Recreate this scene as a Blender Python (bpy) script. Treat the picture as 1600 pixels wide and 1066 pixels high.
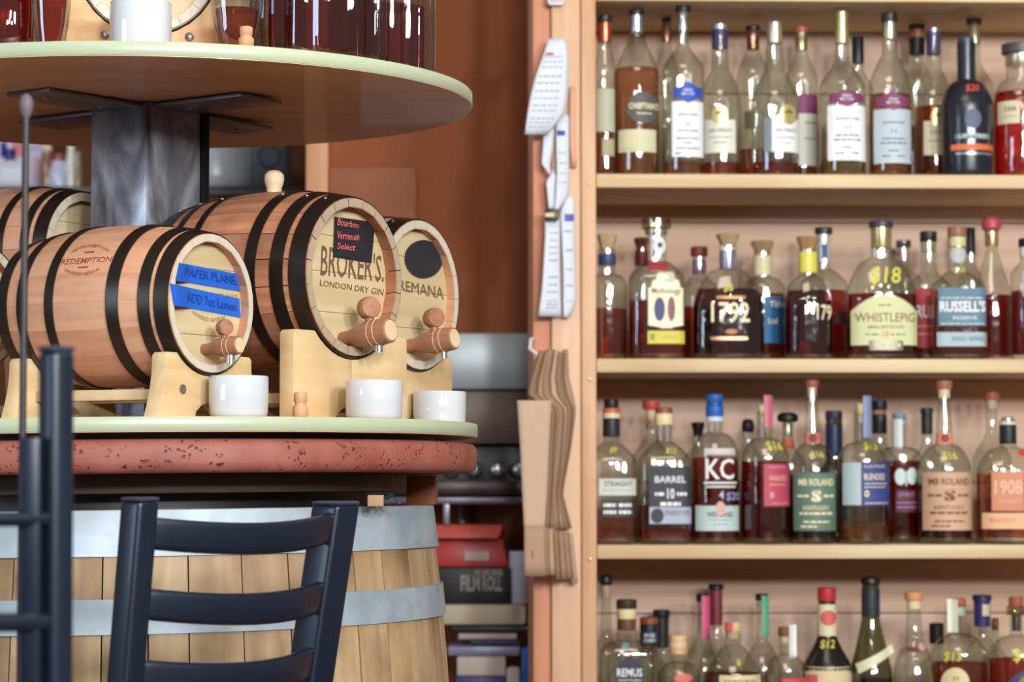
import bpy, bmesh, math, random
from mathutils import Vector, Matrix
random.seed(7)
for o in list(bpy.data.objects): bpy.data.objects.remove(o)
sc = bpy.context.scene
COL = sc.collection
R_ = math.radians
# ------------------------------------------------------------------ camera
F, PITCH, EYE = 3742.5, 0.0543, 1.0
cam = bpy.data.cameras.new('camera'); camo = bpy.data.objects.new('camera', cam); COL.objects.link(camo)
camo.location = (0, 0, EYE); camo.rotation_euler = (math.pi/2+PITCH, 0, 0)
cam.sensor_fit = 'HORIZONTAL'; cam.sensor_width = 36; cam.lens = F/1600*36
cam.clip_start = .05; cam.clip_end = 60
cam.dof.use_dof = True; cam.dof.focus_distance = 2.74; cam.dof.aperture_fstop = 8.0
sc.camera = camo
CP, SP = math.cos(PITCH), math.sin(PITCH)
def ray(u, v):
    x, y = (u-800)/F, -(v-533)/F
    return Vector((x, CP-y*SP, SP+y*CP))
ORG = Vector((0, 0, EYE))
def px(u, v, Y):
    d = ray(u, v); return ORG+d*(Y/d.y)
def pl(u, v, p0, n):
    d = ray(u, v); return ORG+d*((p0-ORG).dot(n)/d.dot(n))
def mpp(Y): return Y/F            # metres per photo pixel at that distance
# ------------------------------------------------------------------ world, lights, exposure
w = bpy.data.worlds.new('world'); sc.world = w; w.use_nodes = True
w.node_tree.nodes['Background'].inputs[0].default_value = (1.0, .86, .74, 1)
w.node_tree.nodes['Background'].inputs[1].default_value = .20
def area(name, loc, target, size, energy, col, sy=None):
    l = bpy.data.lights.new(name, 'AREA'); l.energy = energy; l.color = col; l.size = size
    if sy: l.shape = 'RECTANGLE'; l.size_y = sy
    o = bpy.data.objects.new(name, l); COL.objects.link(o); o.location = loc
    o.rotation_euler = (Vector(target)-Vector(loc)).to_track_quat('-Z', 'Y').to_euler(); return o
def bulb(name, loc, r, energy, col):
    l = bpy.data.lights.new(name, 'POINT'); l.energy = energy; l.color = col; l.shadow_soft_size = r
    o = bpy.data.objects.new(name, l); COL.objects.link(o); o.location = loc; return o
for i, (x, y, z) in enumerate(((.3, -2.2, 2.05), (1.2, -2.6, 2.15), (2.1, -2.2, 2.05), (2.9, -1.6, 2.1), (1.9, -.6, 2.2), (.9, -.9, 2.25))):
    la = area('front_lamp', (x, y, z), (-.1+.1*i, 3.8, 1.15),   .34, 62, (.95, .97, 1.0)); la.data.shape = 'DISK'
area('side_window', (-3.4, .6, 1.6), (-.3, 3.0, 1.1), 1.2, 42, (.58, .76, 1.0), 1.4)
area('ceiling_panel', (.2, 2.4, 2.95), (.2, 2.7, 0), 1.0, 14, (1, .88, .72))
for x, y, z in ((.15, 1.7, 2.35), (.75, 1.8, 2.4), (1.35, 1.7, 2.35), (-.6, 1.4, 2.4), (.45, .7, 2.3)):
    bulb('pendant_bulb', (x, y, z), .036, 8.5, (1, .95, .86))
bulb('far_room_bulb', (-1.6, 5.6, 2.4), .08, 26, (.85, .9, 1))
sc.view_settings.view_transform = 'Standard'; sc.view_settings.look = 'None'
sc.view_settings.exposure = -0.1; sc.view_settings.gamma = 1; sc.view_settings.use_curve_mapping = False
sc.cycles.max_bounces = 14; sc.cycles.transparent_max_bounces = 40; sc.cycles.transmission_bounces = 12
sc.cycles.caustics_refractive = False; sc.cycles.caustics_reflective = False
sc.cycles.sample_clamp_indirect = 6
# ------------------------------------------------------------------ materials
def lin(c):
    return c/12.92 if c <= .04045 else ((c+.055)/1.055)**2.4
def hx(h, a=1):
    h = h.lstrip('#'); return tuple(lin(int(h[i:i+2], 16)/255) for i in (0, 2, 4))+(a,)
MATS = {}
def nt(name):
    m = bpy.data.materials.new(name); m.use_nodes = True
    t = m.node_tree; return m, t.nodes, t.links, t.nodes['Principled BSDF']
def plain(hexc, rough=.5, metal=0, var=.06, bump=0, scale=40, spec=.5, coat=0):
    """a painted / paper / metal surface with a little procedural mottling"""
    k = ('p', hexc, rough, metal, var, bump, scale, spec, coat)
    if k in MATS: return MATS[k]
    m, N, L, b = nt('surface_'+hexc.strip('#'))
    b.inputs['Roughness'].default_value = rough; b.inputs['Metallic'].default_value = metal
    b.inputs['Specular IOR Level'].default_value = spec; b.inputs['Coat Weight'].default_value = coat
    c = hx(hexc)
    tc = N.new('ShaderNodeTexCoord'); no = N.new('ShaderNodeTexNoise'); no.inputs['Scale'].default_value = scale
    no.inputs['Detail'].default_value = 4
    L.new(tc.outputs['Object'], no.inputs['Vector'])
    mx = N.new('ShaderNodeMix'); mx.data_type = 'RGBA'
    mx.inputs[6].default_value = tuple(x*(1-var) for x in c[:3])+(1,)
    mx.inputs[7].default_value = tuple(min(1, x*(1+var)) for x in c[:3])+(1,)
    L.new(no.outputs[0], mx.inputs[0]); L.new(mx.outputs[2], b.inputs['Base Color'])
    if bump:
        bp = N.new('ShaderNodeBump'); bp.inputs['Strength'].default_value = bump; bp.inputs['Distance'].default_value = .002
        L.new(no.outputs[0], bp.inputs['Height']); L.new(bp.outputs[0], b.inputs['Normal'])
    MATS[k] = m; return m
def wood(h1, h2, axis='x', rough=.5, scale=1.0, var=.12, dark=None, coat=0, bump=.15):
    k = ('w', h1, h2, axis, rough, scale, var, dark, coat)
    if k in MATS: return MATS[k]
    m, N, L, b = nt('wood_'+h1.strip('#')+axis)
    b.inputs['Roughness'].default_value = rough; b.inputs['Coat Weight'].default_value = coat
    tc = N.new('ShaderNodeTexCoord'); oi = N.new('ShaderNodeObjectInfo')
    ad = N.new('ShaderNodeVectorMath'); ad.operation = 'MULTIPLY_ADD'
    L.new(oi.outputs['Random'], ad.inputs[0]); ad.inputs[1].default_value = (3.1, 2.3, 1.7)
    L.new(tc.outputs['Object'], ad.inputs[2])
    mp = N.new('ShaderNodeMapping'); s = [60*scale]*3; s['xyz'.index(axis)] = 5*scale; mp.inputs['Scale'].default_value = s
    L.new(ad.outputs[0], mp.inputs['Vector'])
    n1 = N.new('ShaderNodeTexNoise'); n1.inputs['Scale'].default_value = 1.0; n1.inputs['Detail'].default_value = 6
    n1.inputs['Distortion'].default_value = .6
    L.new(mp.outputs[0], n1.inputs['Vector'])
    cr = N.new('ShaderNodeValToRGB'); cr.color_ramp.elements[0].position = .32; cr.color_ramp.elements[1].position = .7
    cr.color_ramp.elements[0].color = hx(h2); cr.color_ramp.elements[1].color = hx(h1)
    L.new(n1.outputs[0], cr.inputs[0])
    col = cr.outputs[0]
    if dark:   # irregular weathering stains with a shape of their own
        n2 = N.new('ShaderNodeTexNoise'); n2.inputs['Scale'].default_value = 9*scale; n2.inputs['Detail'].default_value = 5
        L.new(ad.outputs[0], n2.inputs['Vector'])
        r2 = N.new('ShaderNodeValToRGB'); r2.color_ramp.elements[0].position = .47; r2.color_ramp.elements[1].position = .75
        L.new(n2.outputs[0], r2.inputs[0])
        mx = N.new('ShaderNodeMix'); mx.data_type = 'RGBA'; mx.inputs[7].default_value = hx(dark)
        L.new(r2.outputs[0], mx.inputs[0]); L.new(col, mx.inputs[6]); col = mx.outputs[2]
    hs = N.new('ShaderNodeHueSaturation'); mr = N.new('ShaderNodeMapRange')
    mr.inputs[3].default_value = 1-var; mr.inputs[4].default_value = 1+var
    L.new(oi.outputs['Random'], mr.inputs[0]); L.new(mr.outputs[0], hs.inputs['Value']); L.new(col, hs.inputs['Color'])
    L.new(hs.outputs[0], b.inputs['Base Color'])
    if bump:
        bp = N.new('ShaderNodeBump'); bp.inputs['Strength'].default_value = bump; bp.inputs['Distance'].default_value = .001
        L.new(n1.outputs[0], bp.inputs['Height']); L.new(bp.outputs[0], b.inputs['Normal'])
    MATS[k] = m; return m
def glass(tint='#f2f6f2', rough=.06, ior=1.5):
    """thin glass wall: light passes straight on, the rest mirrors off by Fresnel"""
    k = ('g', tint, rough)
    if k in MATS: return MATS[k]
    m, N, L, b = nt('thin_glass_'+tint.strip('#')); N.remove(b)
    out = [n for n in N if n.type == 'OUTPUT_MATERIAL'][0]
    tr = N.new('ShaderNodeBsdfTransparent'); tr.inputs[0].default_value = hx(tint)
    gl = N.new('ShaderNodeBsdfGlossy'); gl.inputs['Roughness'].default_value = rough
    fr = N.new('ShaderNodeLayerWeight'); fr.inputs[0].default_value = .5
    p3 = N.new('ShaderNodeMath'); p3.operation = 'POWER'; p3.inputs[1].default_value = 3.5; L.new(fr.outputs['Facing'], p3.inputs[0])
    mc = N.new('ShaderNodeMix'); mc.data_type = 'RGBA'; mc.inputs[6].default_value = hx(tint)      # longer way through the wall towards the edge
    mc.inputs[7].default_value = tuple(x**3*.45 for x in hx(tint)[:3])+(1,)
    L.new(p3.outputs[0], mc.inputs[0]); L.new(mc.outputs[2], tr.inputs[0])
    tc = N.new('ShaderNodeTexCoord'); no = N.new('ShaderNodeTexNoise'); no.inputs['Scale'].default_value = 26
    L.new(tc.outputs['Object'], no.inputs['Vector'])
    bp = N.new('ShaderNodeBump'); bp.inputs['Strength'].default_value = .22; bp.inputs['Distance'].default_value = .004
    L.new(no.outputs[0], bp.inputs['Height']); L.new(bp.outputs[0], gl.inputs['Normal'])
    pw = N.new('ShaderNodeMath'); pw.operation = 'POWER'; pw.inputs[1].default_value = 5; L.new(fr.outputs['Facing'], pw.inputs[0])
    mu = N.new('ShaderNodeMath'); mu.operation = 'MULTIPLY_ADD'; mu.inputs[1].default_value = .92; mu.inputs[2].default_value = .15; mu.use_clamp = True
    L.new(pw.outputs[0], mu.inputs[0])
    mi = N.new('ShaderNodeMixShader'); L.new(mu.outputs[0], mi.inputs[0]); L.new(tr.outputs[0], mi.inputs[1]); L.new(gl.outputs[0], mi.inputs[2])
    L.new(mi.outputs[0], out.inputs[0]); MATS[k] = m; return m
def liquid(tint):
    k = ('l', tint)
    if k in MATS: return MATS[k]
    m, N, L, b = nt('liquid_'+tint.strip('#')); N.remove(b)
    out = [n for n in N if n.type == 'OUTPUT_MATERIAL'][0]
    h_ = hx(tint); lt = (min(1, h_[0]**.26), h_[1]**.46, h_[2]**.46, 1)          # tint of one crossing of the surface
    rf = N.new('ShaderNodeBsdfRefraction'); rf.inputs['IOR'].default_value = 1.2; rf.inputs['Color'].default_value = lt
    tr = N.new('ShaderNodeBsdfTransparent'); tr.inputs[0].default_value = lt
    di = N.new('ShaderNodeBsdfTranslucent'); di.inputs[0].default_value = hx(tint)
    df = N.new('ShaderNodeBsdfDiffuse'); df.inputs[0].default_value = hx(tint)
    a = N.new('ShaderNodeMixShader'); a.inputs[0].default_value = .65; L.new(rf.outputs[0], a.inputs[1]); L.new(tr.outputs[0], a.inputs[2])
    d = N.new('ShaderNodeMixShader'); d.inputs[0].default_value = .5; L.new(di.outputs[0], d.inputs[1]); L.new(df.outputs[0], d.inputs[2])
    c = N.new('ShaderNodeMixShader'); c.inputs[0].default_value = .15; L.new(a.outputs[0], c.inputs[1]); L.new(d.outputs[0], c.inputs[2])
    L.new(c.outputs[0], out.inputs[0]); MATS[k] = m; return m
# ------------------------------------------------------------------ mesh helpers
def link(name, me, mat, parent=None, smooth=None):
    if mat is not None and not me.materials: me.materials.append(mat)
    if smooth is not None and len(me.polygons):
        me.shade_smooth(); me.set_sharp_from_angle(angle=R_(smooth))
    o = bpy.data.objects.new(name, me); COL.objects.link(o); o.parent = parent; return o
class G:
    def __init__(s): s.v = []; s.f = []
    def add(s, v, f):
        b = len(s.v); s.v += [tuple(p) for p in v]; s.f += [[i+b for i in q] for q in f]; return s
    def box(s, x0, x1, y0, y1, z0, z1, M=None):
        v = [Vector((x, y, z)) for x in (x0, x1) for y in (y0, y1) for z in (z0, z1)]
        if M is not None: v = [M@p for p in v]
        return s.add(v, [(0, 1, 3, 2), (4, 6, 7, 5), (0, 4, 5, 1), (2, 3, 7, 6), (0, 2, 6, 4), (1, 5, 7, 3)])
    def lathe(s, prof, seg=24, M=None, caps=True, nn=None, dep=1):
        v = []
        for i, (r, z) in enumerate(prof):
            n = nn[i] if nn else 2
            for k in range(seg):
                a = 2*math.pi*k/seg; c, t = math.cos(a), math.sin(a)
                p = Vector((r*math.copysign(abs(c)**(2/n), c), r*dep*math.copysign(abs(t)**(2/n), t), z))
                v.append(M@p if M is not None else p)
        f = [(i*seg+k, i*seg+(k+1) % seg, (i+1)*seg+(k+1) % seg, (i+1)*seg+k) for i in range(len(prof)-1) for k in range(seg)]
        if caps: f += [tuple(range(seg))[::-1], tuple((len(prof)-1)*seg+k for k in range(seg))]
        return s.add(v, f)
    def tube(s, pts, r, seg=8):
        v = []; pts = [Vector(p) for p in pts]
        rs = r if isinstance(r, (list, tuple)) else [r]*len(pts)
        for i, p in enumerate(pts):
            d = (pts[min(i+1, len(pts)-1)]-pts[max(i-1, 0)]).normalized()
            q = d.to_track_quat('Z', 'Y')
            v += [p+q@Vector((rs[i]*math.cos(2*math.pi*k/seg), rs[i]*math.sin(2*math.pi*k/seg), 0)) for k in range(seg)]
        f = [(i*seg+k, i*seg+(k+1) % seg, (i+1)*seg+(k+1) % seg, (i+1)*seg+k) for i in range(len(pts)-1) for k in range(seg)]
        f += [tuple(range(seg))[::-1], tuple((len(pts)-1)*seg+k for k in range(seg))]
        return s.add(v, f)
    def beam(s, pts, wv, hv):
        """rectangular bar along pts; wv, hv = half-width and half-height vectors (one, or one per point)"""
        v = []
        for i, p in enumerate(pts):
            a = wv[i] if isinstance(wv, list) else wv; b = hv[i] if isinstance(hv, list) else hv; p = Vector(p)
            v += [p-a-b, p+a-b, p+a+b, p-a+b]
        n = len(pts)
        f = [(i*4+k, i*4+(k+1) % 4, i*4+4+(k+1) % 4, i*4+4+k) for i in range(n-1) for k in range(4)]
        f += [(3, 2, 1, 0), tuple((n-1)*4+k for k in range(4))]
        return s.add(v, f)
    def prism(s, poly, t0, t1, M):
        """poly of (y,z) pushed along local x from t0 to t1, through M"""
        n = len(poly)
        v = [M@Vector((t0, y, z)) for y, z in poly]+[M@Vector((t1, y, z)) for y, z in poly]
        f = [tuple(range(n))[::-1], tuple(range(n, 2*n))]+[(i, (i+1) % n, n+(i+1) % n, n+i) for i in range(n)]
        return s.add(v, f)
    def sheet(s, fn, nu, nv):
        b = [fn(i/nu, j/nv) for j in range(nv+1) for i in range(nu+1)]
        return s.add(b, [(j*(nu+1)+i, j*(nu+1)+i+1, (j+1)*(nu+1)+i+1, (j+1)*(nu+1)+i) for j in range(nv) for i in range(nu)])
    def mesh(s, name, bevel=0, seg=2, fix=True):
        me = bpy.data.meshes.new(name); me.from_pydata(s.v, [], s.f)
        if fix or bevel:
            bm = bmesh.new(); bm.from_mesh(me)
            if fix: bmesh.ops.recalc_face_normals(bm, faces=bm.faces)
            if bevel:
                ed = [e for e in bm.edges if len(e.link_faces) == 2 and e.calc_face_angle(0) > .6]
                bmesh.ops.bevel(bm, geom=ed, offset=bevel, segments=seg, affect='EDGES', profile=.5)
            bm.to_mesh(me); bm.free()
        me.update(); return me
    def obj(s, name, mat, parent=None, smooth=38, bevel=0, seg=2, fix=True):
        return link(name, s.mesh(name, bevel, seg, fix), mat, parent, smooth)
def tag(o, label, cat, group=None, kind=None):
    o['label'] = label; o['category'] = cat
    if group: o['group'] = group
    if kind: o['kind'] = kind
    return o
def thing(name, label, cat, loc=(0, 0, 0), rz=0, group=None):
    o = bpy.data.objects.new(name, None); COL.objects.link(o); o.empty_display_size = .02
    o.location = loc; o.rotation_euler = (0, 0, rz); return tag(o, label, cat, group)
def struct(o): o['kind'] = 'structure'; return o
TXT = {}
def glyphs(s, bold=0, shear=0, sx=1):
    """mesh of a word in the built-in font, scaled to fill x 0..1, y 0..1 ; returns verts, faces, aspect"""
    k = (s, bold, shear)
    if k not in TXT:
        c = bpy.data.curves.new('t', 'FONT'); c.body = s; c.offset = bold; c.shear = shear; c.resolution_u = 2; c.align_x = 'LEFT'
        o = bpy.data.objects.new('t', c)
        me = bpy.data.meshes.new_from_object(o)
        vs = [(p.co.x, p.co.y) for p in me.vertices]; fs = [list(q.vertices) for q in me.polygons]
        bpy.data.objects.remove(o); bpy.data.curves.remove(c); bpy.data.meshes.remove(me)
        x0, x1 = min(p[0] for p in vs), max(p[0] for p in vs); y0, y1 = min(p[1] for p in vs), max(p[1] for p in vs)
        TXT[k] = ([((x-x0)/(x1-x0), (y-y0)/(y1-y0)) for x, y in vs], fs, (x1-x0)/(y1-y0))
    return TXT[k]
def lettering(words, mat, parent, name='lettering'):
    """words: list of (string, map(s,t)->point, bold, shear) -> one mesh of flat print"""
    g = G()
    for st, fn, bold, shear in words:
        v, f, a = glyphs(st, bold, shear)
        g.add([fn(*p) for p in v], f)
    return g.obj(name, mat, parent, smooth=None, fix=False)
def bil(q):
    """bilinear pixel quad (tl,tr,br,bl) -> function of s (right) and t (up)"""
    tl, tr, br, bl = q
    def fn(s, t):
        return tuple((bl[i]*(1-s)+br[i]*s)*(1-t)+(tl[i]*(1-s)+tr[i]*s)*t for i in (0, 1))
    return fn
# common materials
WALLM = plain('#904e2a', .85, 0, .05, .1, 30)
SHELFW = wood('#d9c39a', '#c5a67a', 'x', .55, .5, .06)
POSTW = wood('#d8ae86', '#c6936c', 'z', .55, .5, .07)
BLACK = plain('#14151a', .45); DARKB = plain('#23180f', .7)
# ------------------------------------------------------------------ room
g = G().box(-3.2, 3.0, -3.0, 8.2, -.02, 0); struct(g.obj('floor', wood('#6b4a34', '#533724', 'x', .5, .3)))
WB = 4.98
g = G().box(px(514, 500, WB).x, 3.0, WB, WB+.12, 0, 3.1); struct(g.obj('wall_back', WALLM))
g = G().box(-3.2, px(520, 500, WB).x, 7.6, 7.72, 0, 3.1); struct(g.obj('wall_far', plain('#6d3f22', .85)))
g = G().box(px(478, 500, WB).x, px(513, 500, WB).x, WB-.02, WB+.14, 0, 3.1); struct(g.obj('trim_1', wood('#d3a077', '#bd875f', 'z', .6, .4), bevel=.003))
g = G().box(px(514, 500, WB).x, px(650, 500, WB).x, WB-.012, WB, .0, px(600, 262, WB-.012).z); struct(g.obj('wall_reflection', plain('#985a3a', .7, 0, .05), bevel=.002))  # thin lighter board added to paint a faint reflection on the wall
# ------------------------------------------------------------------ shelving unit
SY, SA = 4.20, .0235                      # front plane distance at the left end, slight yaw
SX0 = px(931.5, 533, SY).x
def sy(x): return SY+(x-SX0)*math.tan(SA)
def shelfpoint(u, v, t=0):
    n = Vector((-math.sin(SA), math.cos(SA), 0)); return pl(u, v, Vector((SX0, SY, 0))+n*t, n)
SHELF_Z = [px(931, 271.5, SY).z, px(931, 560.5, SY).z, px(931, 851.8, SY).z, 0]
SHELF_Z[3] = SHELF_Z[2]-(SHELF_Z[1]-SHELF_Z[2])
TH = 21.5*mpp(SY); DEPTH = .30; SLEN = 1.12
unit = thing('bottle_shelving', 'pale wooden open shelving filled with rows of liquor bottles', 'shelf', (SX0, SY, 0), SA)
zs = [SHELF_Z[0]+(SHELF_Z[0]-SHELF_Z[1])+.006]+SHELF_Z+[SHELF_Z[3]-.33]
for i, z in enumerate(zs):
    G().box(0.001, SLEN, 0, DEPTH, z-TH, z).obj('shelf_board', SHELFW, unit, bevel=.0015)
for k in range(9):                        # back panel of boards running along the shelves
    G().box(-.005, SLEN, DEPTH+.001, DEPTH+.013, .0+k*.245, .243+k*.245).obj('back_board', wood('#dcbda6', '#cba88e', 'x', .7, .4, .05), unit, bevel=.001)
P = lambda u: (u-931.5)*mpp(SY)
G().box(P(908.5), 0, -.004, .06, 0, 2.15).obj('face_frame', POSTW, unit, bevel=.002)
G().box(P(862), P(908), .004, DEPTH, 0, 2.15).obj('upright', wood('#dcb795', '#cfa37d', 'z', .55, .5, .03), unit, bevel=.002)
G().box(P(833), P(861.5), .016, DEPTH, 0, 2.15).obj('side_trim', wood('#cf8f6c', '#b97453', 'z', .6, .5, .03), unit, bevel=.003)  # redder, darker wood: the shading of this set-back board is in its colour
for v in (593, 874, 288):
    M = Matrix.Translation((P(921), -.0045, px(921, v, SY).z))@Matrix.Rotation(R_(90), 4, 'X')
    G().lathe([(.003, 0), (.003, .0012), (.0012, .002)], 10, M).obj('screw_head', plain('#d9c08a', .3, .8), unit)
# ------------------------------------------------------------------ bottles
INK = {'k': '#2a2a30', 'w': '#eef0ee', 'y': '#d6cf4e', 'r': '#e2524a', 'g': '#b99a4a', 'b': '#3b4f86', 'n': '#7a4a2a', 'p': '#e8b39a', 'v': '#9a84b8', 'o': '#e8764e', 't': '#5fc2c0', 'c': '#efe3b8', 'm': '#7c2f4c'}
def ink(c): return plain(INK.get(c, c), .6, 0, .03)
def bottle(row, u, wd, sh, nk, nw, caps, lab, fill=None, liq='#c2783a', gl='#f6faf5', n=2, dep=1, t=None, curve='s',
           labels=(), marks=(), base_w=1.0, nt_=None, tape=None, name='bottle', plug=None, extra=None):
    """one bottle from its outline in the photograph; sizes are metres at its own distance"""
    a0 = wd/2*mpp(SY+.07)
    t = (.02+a0*dep) if t is None else t
    Y = sy(px(u, 533, SY).x)+t
    z0 = SHELF_Z[row]; base = px(u, 533, Y); base.z = z0
    k = mpp(Y)
    Z = lambda v: px(u, v, Y).z-z0
    X = lambda uu: (uu-u)*k
    a, nr = wd/2*k, nw/2*k
    nr2 = (nt_ or nw)/2*k
    zsn, znn = Z(sh), Z(nk); zt = Z(caps[0][1])+.004
    rings = [(a*.86*base_w, 0, n), (a*.965*base_w, .003, n), (a*base_w, .012, n)]
    for j in range(1, 4): rings.append((a*(base_w+(1-base_w)*j/3), .012+(zsn-.012)*j/3, n))
    for j in range(1, 10):
        q = j/9
        s_ = .5+.5*math.cos(math.pi*q); r_ = math.sqrt(max(0, 1-q*q)); l_ = 1-q
        m_ = {'s': s_, 'r': r_*.85+s_*.15, 'm': .5*r_+.5*s_, 'l': .65*l_+.35*s_}[curve]
        rings.append((nr+(a-nr)*m_, zsn+(znn-zsn)*q, 2+(n-2)*max(0, 1-q*1.3)))
    rings += [(nr+(nr2-nr)*.5, (znn+zt)/2, 2), (nr2, zt, 2)]
    zz = [r[1] for r in rings]
    def at(z):
        if z <= zz[0]: return rings[0][0], rings[0][2]
        for i in range(len(rings)-1):
            if zz[i] <= z <= zz[i+1]:
                q = (z-zz[i])/max(1e-9, zz[i+1]-zz[i]); return rings[i][0]*(1-q)+rings[i+1][0]*q, rings[i][2]*(1-q)+rings[i+1][2]*q
        return rings[-1][0], 2
    def surf(x, z, e=.0006):
        r, nn_ = at(z); r += e
        q = min(.995, abs(x)/r); return Vector((max(-r, min(r, x)), -r*dep*(1-q**nn_)**(1/nn_), z))
    root = thing(name, lab, 'bottle', base, 0, ['bottles on the top shelf', 'bottles on the second shelf', 'bottles on the third shelf', 'bottles on the lowest shelf'][row])
    gm = glass(gl) if not gl.startswith('!') else plain(gl[1:], .28, 0, .1, 0, 30, .5, .3)
    G().lathe([(r[0], r[1]) for r in rings], 32, nn=[r[2] for r in rings], dep=dep).obj('glass_body', gm, root, 50)
    if fill and not gl.startswith('!'):
        zf = min(Z(fill), zt-.01)
        lr = [(max(.002, r-.0022), max(z, .011), q) for r, z, q in rings if z < zf-.001]
        r, q = at(zf); lr.append((max(.002, r-.0022), zf, q))
        G().lathe([(x[0], x[1]) for x in lr], 32, nn=[x[2] for x in lr], dep=dep).obj('liquid', liquid(liq), root, 50)
    for i, cp in enumerate(caps):
        v0, v1, cw, cc = cp[:4]; st = cp[4] if len(cp) > 4 else ''
        r, h0, h1 = cw/2*k, Z(v1), Z(v0); hh = h1-h0
        if 'f' in st: prof = [(r*.62, h0), (r*.7, h0+hh*.25), (r*.97, h0+hh*.75), (r, h0+hh*.9), (r*.9, h1)]
        elif 'd' in st: prof = [(r*.75, h0), (r*.97, h0+hh*.2), (r, h0+hh*.5), (r*.9, h0+hh*.8), (r*.55, h1)]
        else: prof = [(r*.97, h0), (r, h0+hh*.06), (r, h1-min(.002, hh*.2)), (r*.9, h1)]
        mt = glass('#d8cfa8', .08) if 'G' in st else plain(cc, (.14 if 'x' in st else .25) if 's' in st else .45, (.35 if 'x' in st else .75) if 's' in st else 0, .08)
        nm = 'cap' if i == 0 else 'neck_band'
        G().lathe(prof, 8 if 'x' in st else 20).obj(nm, mt, root, 30)
    if plug:   # cork body seen inside the neck
        pass
    for lb in labels:
        (u0, u1, v0, v1, cc) = lb[:5]; sp = lb[5] if len(lb) > 5 else {}
        x0, x1, h1, h0 = X(u0), X(u1), Z(v0), Z(v1); shp = sp.get('s', 'r'); nu = 14
        def tb(s, sh_=shp):
            if sh_ == 'e': q = math.sqrt(max(0, 1-(2*s-1)**2)); m = (h0+h1)/2; return m-(h1-h0)/2*q, m+(h1-h0)/2*q
            if sh_ == 'a': q = 1-(2*s-1)**2; return h0, h1-(h1-h0)*.32*(1-q)
            if sh_ == 'h':
                c_ = abs(2*s-1); q = 1 if c_ < .55 else (.86 if c_ < .8 else .72); lo = .0 if c_ < .3 else .05*(c_)
                return h0+(h1-h0)*lo, h0+(h1-h0)*q
            if sh_ == 'x': c_ = abs(2*s-1); q = 0 if c_ > .6 else (1-c_/.6)**.7; e = (h1-h0)*.24; return h0+e*(1-q), h1-e*(1-q)
            return h0, h1
        gg = G().sheet(lambda s, q: surf(x0+(x1-x0)*s, tb(s)[0]+(tb(s)[1]-tb(s)[0])*q, .0005+sp.get('e', 0)), nu if shp != 'e' else 20, 5)
        lo = gg.obj('label', plain(cc, .32 if sp.get('m') else .6, .6 if sp.get('m') else 0, .04), root, 60, fix=False)
        tx = sp.get('t', ())
        byc = {}
        for (st, a_, b_, c_, d_, kc, bold) in tx:     # text box in label fractions: left, right, bottom, top
            fn = lambda s, q, a_=a_, b_=b_, c_=c_, d_=d_: surf(x0+(x1-x0)*(a_+(b_-a_)*s), h0+(h1-h0)*(c_+(d_-c_)*q), .0010+sp.get('e', 0))
            byc.setdefault(kc, []).append((st, fn, bold, 0))
        for kc, ws in byc.items(): lettering(ws, ink(kc), lo)
        ln = sp.get('l', ())
        if ln:
            gp = G()
            for (a_, b_, c_, d_) in ln:
                m = max(1, int(abs(b_-a_)*(u1-u0)/5))
                rr = random.Random(int(a_*1000+c_*777+u))
                p = a_
                while p < b_-.01:
                    e_ = min(b_, p+rr.uniform(.05, .16))
                    gp.sheet(lambda s, q: surf(x0+(x1-x0)*(p+(e_-p)*s), h0+(h1-h0)*(c_+(d_-c_)*q), .0010+sp.get('e', 0)), 2, 1)
                    p = e_+.025
            gp.obj('fine_print', ink(sp.get('lc', 'k')), lo, None, fix=False)['kind'] = 'stuff'
    for mk in marks:
        st, mu_, mv, mh, mc, shr = mk[:6]
        v_, f_, asp = glyphs(st, .012, shr)
        mw = mk[6] if len(mk) > 6 else mh*asp*.9
        lettering([(st, lambda s, q: surf(X(mu_)+(s-.5)*mw*k, Z(mv)+(q-.5)*mh*k, .0016), .012, shr)], ink(mc), root, 'printed_letters' if len(mk) > 6 else 'price_mark')
    if tape:   # strip of coloured tape hanging down from the stopper
        u0, u1, v0, v1, cc = tape
        rr = max(nr, caps[0][2]/2*k)+.0012
        G().sheet(lambda s, q: (X(u0)+(X(u1)-X(u0))*s, -math.sqrt(max(1e-6, rr**2-min(rr*.95, abs(X(u0)+(X(u1)-X(u0))*s))**2))-.0015*(1-q), Z(v1)+(Z(v0)-Z(v1))*q), 4, 6).obj('tape_strip', plain(cc, .5), root, 60, fix=False)
    if extra:
        qd = bil(extra)
        def ex(s, q): uu, vv = qd(s, q); z = Z(vv); r = at(z)[0]; x = X(uu); return (x, -math.sqrt(max(.0001, (r+.002)**2-min(x*x, r*r))), z)
        G().sheet(ex, 10, 3).obj('slanted_tape', plain('#d8d8b4', .6), root, 60, fix=False)
    return root
RED, BRN, CRM, BLK, SLV, GLD = '#c0434a', '#8a4f3a', '#e6d6a8', '#191a1e', '#c9cfd4', '#cbb27a'
LN = lambda *rows: [(a, b, y, y+.022) for a, b, y in rows]
WL = dict(t=[('BENRINNES', .22, .8, .74, .78, 'k', .01), ('10', .45, .56, .56, .62, 'b', .02)], l=LN((.2, .8, .46), (.15, .85, .32), (.35, .62, .24), (.15, .85, .14), (.1, .3, .05)))
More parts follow.
